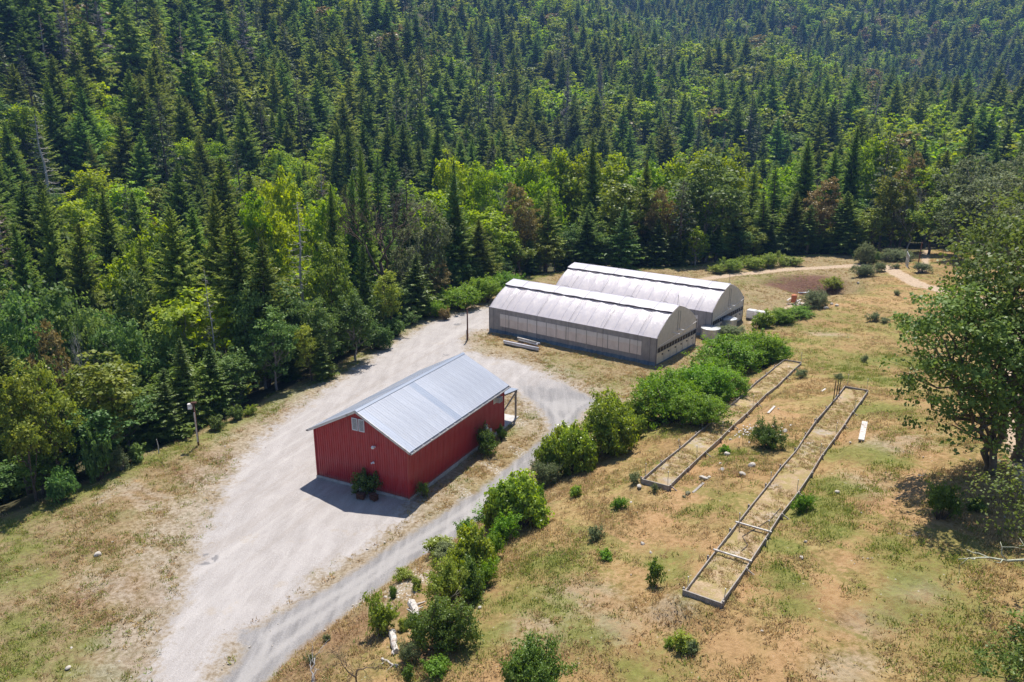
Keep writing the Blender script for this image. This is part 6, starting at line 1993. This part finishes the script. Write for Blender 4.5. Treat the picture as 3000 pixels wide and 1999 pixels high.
# ---------------------------------------------------------------- raised beds
M['bed_wood'] = plain('bed_wood', (.30, .265, .235), .9, var=.3, scale=3, bump=.4)
t = NT('bed_soil'); p = t.pos()
n = t.math('ADD', t.math('MULTIPLY', t.noise(.7, 4, .6, p), .5), t.math('MULTIPLY', t.noise(9, 4, .7, p), .5))
c = t.mix(t.ramp(n, .38, .60), (.27, .185, .10), (.43, .32, .20))
c = t.mix(t.ramp(t.noise(.45, 4, .6, p), .54, .66, 0, .7), c, (.36, .32, .28))
c = t.mix(t.ramp(t.noise(1.3, 5, .7, t.mapping(p, (1, 1, 1), (0, 0, 1.0))), .44, .58, 0, .8), c, (.30, .24, .095))
M['bed_soil'] = t.done(t.bsdf(c, .95, 0, .1, t.bump(t.noise(12, 4, .7, p), .8, .08)))


def raised_bed(bed, lab, cross, seed):
    rg = np.random.RandomState(seed)
    (ax, ay), (bx, by), zz = bed
    L = math.hypot(bx - ax, by - ay); ux, uy = (bx - ax) / L, (by - ay) / L
    e = empty('raised_bed', (ax, ay, 0), math.atan2(uy, ux), lab, 'raised bed', 'long wooden raised beds on the slope')
    zl = lambda s: float(np.interp(s / L, np.linspace(0, 1, len(zz)), zz))
    hw = BED_W / 2; T = .30
    nb = 11
    for sd in (-1, 1):                   # local y: + is left of the run
        off = [rg.normal(0, .055) for _ in range(nb + 1)]
        dz = [rg.normal(0, .025) for _ in range(nb + 1)]
        for i in range(nb):
            s0, s1 = L * i / nb + .01, L * (i + 1) / nb - .01
            mb = MB(); mb.beam((s0, sd * hw + off[i], zl(s0) + T / 2 - .04 + dz[i]), (s1, sd * hw + off[i + 1], zl(s1) + T / 2 - .04 + dz[i + 1]), .05, T + .1)
            mb.build('side_board', M['bed_wood'], e)
            mb = MB(); mb.box((s0 + .1, sd * (hw + .10) + off[i], zl(s0) + .14), (.10, .09, .50)); mb.build('stake', M['bed_wood'], e)
            if sd < 0 and rg.rand() < .45:
                mb = MB(); mb.beam((s0 + .2, sd * (hw + .55), zl(s0) - .02), (s0 + .2, sd * (hw + .05), zl(s0) + .26), .06, .06); mb.build('brace', M['bed_wood'], e)
    for s in (0, L):
        mb = MB(); mb.beam((s, -hw - .06, zl(s) + T / 2 - .04), (s, hw + .06, zl(s) + T / 2 - .04), .07, T + .12); mb.build('end_board', M['bed_wood'], e)
    for s in cross:
        mb = MB(); mb.beam((s, -hw - .1, zl(s) + T + .05), (s, hw + .1, zl(s) + T + .05), .10, .07); mb.build('cross_bar', M['driftwood'], e)
    n = 160; V = []
    for i in range(n + 1):
        s = .04 + (L - .08) * i / n
        for k in range(7):
            V.append((s, (-hw + .04) + (BED_W - .08) * k / 6, zl(s) + .15 + rg.normal(0, .022) - (.05 if k in (0, 6) else 0)))
    F = [(i * 7 + k, (i + 1) * 7 + k, (i + 1) * 7 + k + 1, i * 7 + k + 1) for i in range(n) for k in range(6)]
    mb = MB(); mb.add(V, F); mb.build('soil', M['bed_soil'], e, True)
    if cross:
        mb = MB(); pts = [(5.6, -.2, zl(5.6) + .2), (6.4, -.3, zl(6.4) + .21), (7.2, .25, zl(7.2) + .2), (8.6, -.1, zl(8.6) + .2), (10.2, -.5, zl(10) + .2), (12.0, -.6, zl(12) + .2)]
        mb.tube(pts, .018, 5); mb.build('drip_hose', M['strap'], e)
    return e


raised_bed(BEDS[0], 'long raised bed of weathered boards nearer the greenhouses, without crossbars', (), 41)
raised_bed(BEDS[1], 'long raised bed with two pale crossbars at its near end', (4.6, 8.4), 42)
pm = MB(); pm.tube([(0, 0, -.1), (.01, 0, .6), (.0, .01, 1.1)], .022, 6); post_me = pm.mesh('post', M['galv'])
cm = MB(); cm.tube([(0, 0, 1.1), (0, 0, 1.15)], .03, 6); cap_me = cm.mesh('cap', M['valance'])
for i, (x, y, h) in enumerate(POSTS):
    b = 'first' if i < 9 else 'second'; j = i if i < 9 else i - 9
    side = (('left', 4), ('right', 5)) if i < 9 else (('left', 5), ('right', 7))
    sd, k = ('left', j) if j < side[0][1] else ('right', j - side[0][1])
    o = plant('bed_post', (post_me, cap_me), ('pole', 'cap'), (x, y, zg(x, y)), rng.uniform(0, 6), (1, 1, max(.7, h * 1.05) / 1.15),
              'thin grey post, %s side of the %s raised bed, %s from near end' % (sd, 'crossbar' if b == 'second' else 'plain', ORD[k]), 'post', 'thin posts beside the raised beds', (rng.normal(0, .04), rng.normal(0, .04)))
M['charred'] = plain('charred_wood', (.045, .035, .03), .9, var=.3, scale=6)
for i, (x, y, h) in enumerate(STAKES):
    mb = MB(); mb.tube([(0, 0, -.1), (.02, .01, h * .5), (.05, .0, h)], [.045, .04, .03], 6)
    o = mb.build('charred_stake', M['charred']); o.location = (x, y, zg(x, y)); o.rotation_euler = (rng.normal(0, .03), rng.normal(0, .03), 0)
    tag(o, ('leftmost of three tall charred stakes near the crossbar bed', 'middle one of three tall charred stakes', 'rightmost of three tall charred stakes', 'short pale-dark stub at the foot of the charred stakes')[i], 'stake', 'charred stakes')


def board(name, a, b, w, th, mat, lab, cat, z=.05):
    a3 = Vector((a[0], a[1], zg(a[0], a[1]) + z)); b3 = Vector((b[0], b[1], zg(b[0], b[1]) + z))
    mb = MB(); mb.beam(a3 - a3, b3 - a3, w, th); o = mb.build(name, mat); o.location = a3
    return tag(o, lab, cat)


board('plank', PLANK_A, PLANK_B, .40, .10, M['driftwood'], 'wide weathered white plank lying right of the crossbar bed', 'plank', .16)
board('plank', PLANK2_A, PLANK2_B, .18, .06, M['driftwood'], 'short pale plank lying between the two beds', 'plank')
board('plank', PLANK3_A, PLANK3_B, .16, .06, M['bed_wood'], 'grey plank beside the rock heap at the plain bed', 'plank')
board('plank', PLANK4_A, PLANK4_B, .16, .05, M['driftwood'], 'small pale board near the charred stakes', 'plank')

# ---------------------------------------------------------------- poles
M['pole_wood'] = plain('pole_wood', (.14, .065, .045), .85, var=.3, scale=4, bump=.4)
e = empty('lamp_pole', (LAMP_POLE[0], LAMP_POLE[1], zg(*LAMP_POLE[:2])), .2, 'rust-brown pole with pale box light on top at the meadow rim', 'lamp pole')
mb = MB(); mb.tube([(0, 0, -.3), (0, 0, 4.25)], [.10, .075], 8); mb.build('pole', M['pole_wood'], e, True)
mb = MB(); mb.box((0, -.17, 1.9), (.10, .10, 2.9)); mb.build('conduit_board', M['driftwood'], e)
mb = MB(); mb.box((-.30, -.12, 3.98), (.34, .34, .5)); bx = mb.build('light_box', M['trim_white'], e)
mb = MB(); mb.box((-.30, -.30, 3.86), (.26, .03, .22)); mb.build('lens', M['bulb'], bx)
mb = MB(); mb.box((.05, -.05, 4.3), (.5, .3, .06)); mb.build('cap', M['rust'], e)
mb = MB(); mb.beam((-.28, -.1, 4.2), (.3, -.05, 4.2), .07, .07); mb.build('arm', M['pole_wood'], e)
e = empty('bare_pole', (BARE_POLE[0], BARE_POLE[1], zg(*BARE_POLE[:2])), 0, 'tall dark rust-brown bare pole at the turnaround left of greenhouse', 'pole')
mb = MB(); mb.tube([(0, 0, -.3), (.02, 0, 4.35)], [.115, .09], 8); mb.build('pole', M['pole_wood'], e, True)
mb = MB(); mb.box((-.14, -.1, .7), (.08, .08, 1.6)); mb.build('conduit_board', M['driftwood'], e)
mb = MB(); mb.box((0, 0, 4.38), (.26, .26, .06)); mb.build('cap', M['rust'], e)

# ---------------------------------------------------------------- gate and its post
ga = Vector(GATE_A); gb = Vector(GATE_B)
e = empty('metal_gate', (GATE_A[0], GATE_A[1], zg(*GATE_A[:2])), math.atan2(gb.y - ga.y, gb.x - ga.x), 'grey wire-mesh metal gate standing open by the dirt track', 'gate')
gl = 3.9; gh_ = 2.7
for nm_, a, b in (('top_rail', (0, 0, gh_), (gl, 0, gh_ - .3)), ('bottom_rail', (0, 0, .3), (gl, 0, .1)), ('stile', (0, 0, .2), (0, 0, gh_)), ('stile', (gl, 0, .05), (gl, 0, gh_ - .3)), ('mid_rail', (0, 0, 1.5), (gl, 0, 1.3)), ('brace', (0, 0, .3), (gl, 0, gh_ - .3))):
    mb = MB(); mb.tube([a, b], .05, 6); mb.build(nm_, M['galv'], e)
for i in range(1, 16):
    mb = MB(); mb.tube([(gl * i / 16, 0, .2), (gl * i / 16, 0, gh_ - .08 - .2 * i / 16)], .02, 4); mb.build('picket', M['galv'], e)
e = empty('gate_post', (GATE_POST[0], GATE_POST[1], zg(*GATE_POST[:2])), 0, 'tall thin rust-brown post standing right of the metal gate', 'post')
mb = MB(); mb.tube([(0, 0, -.3), (.15, 0, 5.0)], [.13, .10], 7); mb.build('pole', M['pole_wood'], e)
mb = MB(); mb.box((.15, 0, 5.02), (.3, .3, .05)); mb.build('cap', M['rust'], e)


# ---------------------------------------------------------------- tanks and farm odds and ends
def round_tank(pt, r, h, lab):
    e = empty('stock_tank', (pt[0], pt[1], zg(pt[0], pt[1])), 0, lab, 'water tank', 'round tanks between the greenhouses and brambles')
    mb = MB()
    prof = [(r * .98, 0)]
    for k in range(8): prof += [(r, h * (k + .2) / 8), (r * 1.02, h * (k + .5) / 8), (r, h * (k + .8) / 8)]
    prof += [(r, h)]
    mb.lathe(prof, 28); mb.build('wall', M['galv'], e, True)
    mb = MB(); mb.lathe([(r * 1.05, h - .04), (r * 1.05, h + .03), (r * .6, h + .12), (r * .12, h + .17), (.1, h + .17)], 28); ld = mb.build('lid', M['galv'], e)
    mb = MB(); mb.lathe([(.22, h + .17), (.22, h + .26), (.1, h + .27)], 14); mb.build('hatch', M['grey_metal'], ld)


round_tank(TANK1, 1.25, 1.5, 'round galvanised water tank nearer the bramble thicket')
round_tank(TANK2, 1.2, 1.7, 'round galvanised water tank tucked against the far greenhouse')
e = empty('plastic_tank', (WHITE_TANK[0], WHITE_TANK[1], zg(*WHITE_TANK[:2])), GA, 'pair-topped white plastic tote tank behind the far greenhouse end', 'water tank')
for k in range(2):
    mb = MB(); mb.box((-.6 + k * 1.35, 0, .85), (1.2, 1.1, 1.15)); tk = mb.build('tote', M['valance'], e)
    for j in range(4):
        m2 = MB(); m2.box((-.6 + k * 1.35, -.57, .45 + j * .27), (1.24, .03, .03)); m2.build('cage_bar', M['galv'], tk)
    mb = MB(); mb.box((-.6 + k * 1.35, 0, .16), (1.25, 1.15, .2)); mb.build('pallet', M['bed_wood'], e)


def pipe_bundle(a, b, n, r, mats, lab):
    a = Vector((a[0], a[1], zg(a[0], a[1]))); b = Vector((b[0], b[1], zg(b[0], b[1])))
    d = (b - a); L = d.length; e = empty('pipe_bundle', a, math.atan2(d.y, d.x), lab, 'pipes', 'pipes lying in front of the near greenhouse')
    for i in range(n):
        mb = MB(); y = (i % 3 - 1) * r * 2.1; z = r + (i // 3) * r * 1.8 + .08
        mb.tube([(rng.uniform(-.1, .1), y, z), (L + rng.uniform(-.25, .25), y, z)], r, 8); mb.build('pipe', mats[i % len(mats)], e, True)
    for s in (.2, .8):
        mb = MB(); mb.box((L * s, 0, .04), (.1, r * 7, .08)); mb.build('skid', M['bed_wood'], e)


M['pvc'] = plain('pvc_pipe', (.62, .60, .62), .5, 0, .4, var=.1)
pipe_bundle(PIPES_A, PIPES_B, 5, .13, (M['pvc'], M['rust'], M['pvc']), 'long bundle of white and rusty pipes lying on the grass')
pipe_bundle(PIPES2_A, PIPES2_B, 4, .14, (M['pvc'], M['driftwood']), 'shorter pile of white pipes next to the greenhouse skirt')
e = empty('debris_heap', (DEBRIS[0], DEBRIS[1], zg(*DEBRIS[:2])), .3, 'heap of broken boards and an orange barrel below the basin', 'debris')
M['orange'] = plain('orange_plastic', (.50, .16, .07), .6, var=.15)
mb = MB(); mb.lathe([(.42, 0), (.45, .3), (.43, .6), (.45, .9), (.40, 1.2)], 14, (0, .3, .3)); mb.build('barrel', M['orange'], e, True)
for i in range(9):
    mb = MB(); a = rng.uniform(0, 3.1); q = rng.uniform(-.9, .9, 2)
    mb.beam((q[0] - math.cos(a) * .8, q[1] - math.sin(a) * .8, .1 + .07 * i), (q[0] + math.cos(a) * .8, q[1] + math.sin(a) * .8, .16 + .08 * i), .25, .05); mb.build('board', M['valance'] if i % 2 else M['driftwood'], e)
e = empty('culvert_pipe', (CULVERT[0], CULVERT[1], zg(*CULVERT[:2])), .1, 'small grey pipe lying on the floor of the basin', 'pipe')
mb = MB(); mb.tube([(-1.0, 0, .15), (.7, 0, .15), (1.0, .1, .4)], .12, 8); mb.build('pipe', M['galv'], e, True)
mb = MB(); mb.tube([(-1.08, 0, .15), (-.95, 0, .15)], .15, 8); mb.build('collar', M['grey_metal'], e, True)
o = MB(); o.tube([(0, 0, -.1), (.03, .05, .7), (-.02, .0, 1.4)], [.05, .045, .03], 6); o = o.build('dead_sapling_stem', M['driftwood'])
o.location = (STICK_A[0], STICK_A[1], zg(*STICK_A[:2])); tag(o, 'short bleached stick standing on the rim left of the lamp pole', 'stick')
# ---------------------------------------------------------------- grass and gravel (masses nobody could count)
def tuft_mesh(name, seed, mat, blades=15, h=.20, r=.25):
    rg = np.random.RandomState(seed)
    a = rg.uniform(0, 6.28, blades); rr = r * np.sqrt(rg.rand(blades))
    b = np.stack([np.cos(a) * rr, np.sin(a) * rr, np.full(blades, -.02)], 1)
    ln = h * rg.uniform(.5, 1.15, blades); az = rg.uniform(0, 6.28, blades); tl = rg.uniform(.22, .95, blades)
    tip = b + np.stack([np.cos(az) * np.sin(tl) * ln, np.sin(az) * np.sin(tl) * ln, np.cos(tl) * ln], 1)
    w = .022 * rg.uniform(.7, 1.4, blades)
    s = np.stack([-np.sin(az) * w, np.cos(az) * w, np.zeros(blades)], 1)
    V = np.stack([b - s, b + s, tip], 1).reshape(-1, 3)
    return np_mesh(name, V, np.arange(3 * blades).reshape(-1, 3), [mat], attrs={'tint': np.repeat(rg.rand(blades), 3)})


M['dry_grass'] = leaf_mat('dry_grass', (.375, .27, .122), (.535, .415, .212), .34, .03, .75, 1.2, .7, .1)
M['red_grass'] = leaf_mat('red_grass', (.30, .185, .09), (.43, .295, .16), .22, .03, .75, 1.2, .7, .1)
M['green_grass'] = leaf_mat('green_grass', (.165, .20, .042), (.28, .315, .074), .38, .05, .8, 1.2, .6, .15)
TUFT = [tuft_mesh('dry_tuft0', 1, M['dry_grass']), tuft_mesh('dry_tuft1', 2, M['dry_grass'], 12, .26, .22), tuft_mesh('red_tuft', 3, M['red_grass']),
        tuft_mesh('green_tuft0', 4, M['green_grass'], 16, .17, .27), tuft_mesh('green_tuft1', 5, M['green_grass'], 12, .24, .24)]
rg = np.random.RandomState(77)
N = 470000
gx = rg.uniform(-48, 95, N); gy = rg.uniform(24, 168, N)
dist = np.hypot(gx, gy)
keep = (np.abs(np.arctan2(gx, gy)) < R(40)) & (rg.rand(N) < np.clip(60 / dist, .22, 1.0) ** 1.5)
gx, gy = gx[keep], gy[keep]
za = zone_attrs(gx, gy)
n1 = vnoise(gx, gy, 2.2); n2 = vnoise(gx + 31, gy, 7)
dens = np.clip(.45 + (n1 - .5) * 1.6, .05, 1)
dens *= 1 - ss(-1.6, .3, za['z_pad'] + (n1 - .5) * 2.5); dens *= 1 - ss(-.5, .1, za['z_road']); dens *= 1 - ss(-.5, .2, za['z_track'])
dens *= 1 - .8 * ss(.3, .8, za['z_soil']); dens *= 1 - .8 * za['z_basin']; dens *= 1 - .5 * za['z_pale']; dens *= 1 - ss(.2, .9, za['z_forest'])
dens *= 1 - .7 * za['z_stone']
for bed in BEDS:
    s, c, L, zb = bed_coords(gx, gy, bed)
    dens *= np.where((np.abs(c) < 1.05) & (s > -.1) & (s < L + .1), .0, 1)
lx = (gx - bc[0]) * math.cos(-BA) - (gy - bc[1]) * math.sin(-BA); ly = (gx - bc[0]) * math.sin(-BA) + (gy - bc[1]) * math.cos(-BA)
dens *= np.where((np.abs(lx) < BW / 2 + .2) & (np.abs(ly) < BL / 2 + .2), 0, 1); dens *= np.where((np.abs(lx - 2) < 2.8) & (np.abs(ly - BL / 2 - 1.6) < 1.7), 0, 1)
for k in (0, 1):
    uu = (gx - GH1[0]) * .798 - (gy - GH1[1]) * .602; nn = (gx - GH1[0]) * .602 + (gy - GH1[1]) * .798
    dens *= np.where((uu > -.3) & (uu < GL + .3) & (nn > -.3 + 15.7 * k) & (nn < GW + .3 + 15.7 * k), 0, 1)
keep = rg.rand(len(gx)) < dens
gx, gy = gx[keep], gy[keep]; za = {k: v[keep] for k, v in za.items()}; n2 = n2[keep]
gr = za['z_green'] + (n2 - .5) * .6 + rg.normal(0, .22, len(gx)) + .16
idx = np.where(gr > .46, np.where(rg.rand(len(gx)) < .6, 3, 4), np.where(za['z_red'] + rg.normal(0, .15, len(gx)) > .5, 2, np.where(rg.rand(len(gx)) < .7, 0, 1)))
lf_ = (gx < -12) & (rg.rand(len(gx)) < .45); idx = np.where(lf_, rg.choice([2, 3, 3, 4], len(gx)), idx)
sc = rg.uniform(.6, 1.35, len(gx))
GP = np.stack([gx, gy, zt(gx, gy) + .01, idx, sc, sc * rg.uniform(.6, 1.2, len(gx))], 1)
grass = scatter('grass', GP, TUFT, tilt=.15)
# grassy weeds inside the beds
bp = []
for bed in BEDS:
    (ax, ay), (bx, by), zz = bed
    L = math.hypot(bx - ax, by - ay)
    for _ in range(1500):
        s = rg.uniform(.2, L - .2); c = rg.uniform(-.8, .8)
        x = ax + (bx - ax) * s / L + (by - ay) / L * c; y = ay + (by - ay) * s / L - (bx - ax) / L * c
        if vnoise(np.array([x]), np.array([y]), 1.6)[0] < .38: continue
        bp.append((x, y, float(np.interp(s / L, np.linspace(0, 1, len(zz)), zz)) + .14, rg.choice([0, 0, 1, 3]), .8, .8))
weeds = scatter('bed_weeds', np.array(bp), TUFT, tilt=.15)
# loose stones along the verges
stp = []
tries = 9000
sx = rg.uniform(-26, 45, tries); sy = rg.uniform(30, 110, tries)
zs = zone_attrs(sx, sy)
p = np.clip(.9 * np.exp(-((zs['z_road'] + .35) / .35) ** 2) + zs['z_stone'] * 1.0 + .25 * np.exp(-((zs['z_pad'] + .8) / .9) ** 2) + .05 * zs['z_soil'] + .012, 0, 1)
m = rg.rand(tries) < p
sx, sy = sx[m], sy[m]
xs = rg.uniform(.05, .13, len(sx)) * np.where(rg.rand(len(sx)) < .06, 2.0, 1)
SP = np.stack([sx, sy, zt(sx, sy) + .015, rg.randint(0, 6, len(sx)), xs, xs], 1)
gravel = scatter('loose_gravel', SP, rock_me, tilt=.5)
print('tufts', len(GP), 'stones', len(SP))

# ---------------------------------------------------------------- haze
t = NT('haze_air')
pv = t.n('ShaderNodeVolumePrincipled')
pv.inputs['Color'].default_value = (.24, .48, 1.0, 1); pv.inputs['Density'].default_value = .00015; pv.inputs['Anisotropy'].default_value = .0
t.l(pv.outputs[0], t.out.inputs['Volume'])
HAZE = True
if HAZE:
    mb = MB(); mb.box((0, 1100, 330), (5600, 5600, 720))
    hz = mb.build('haze', t.m); tag(hz, kind='stuff')
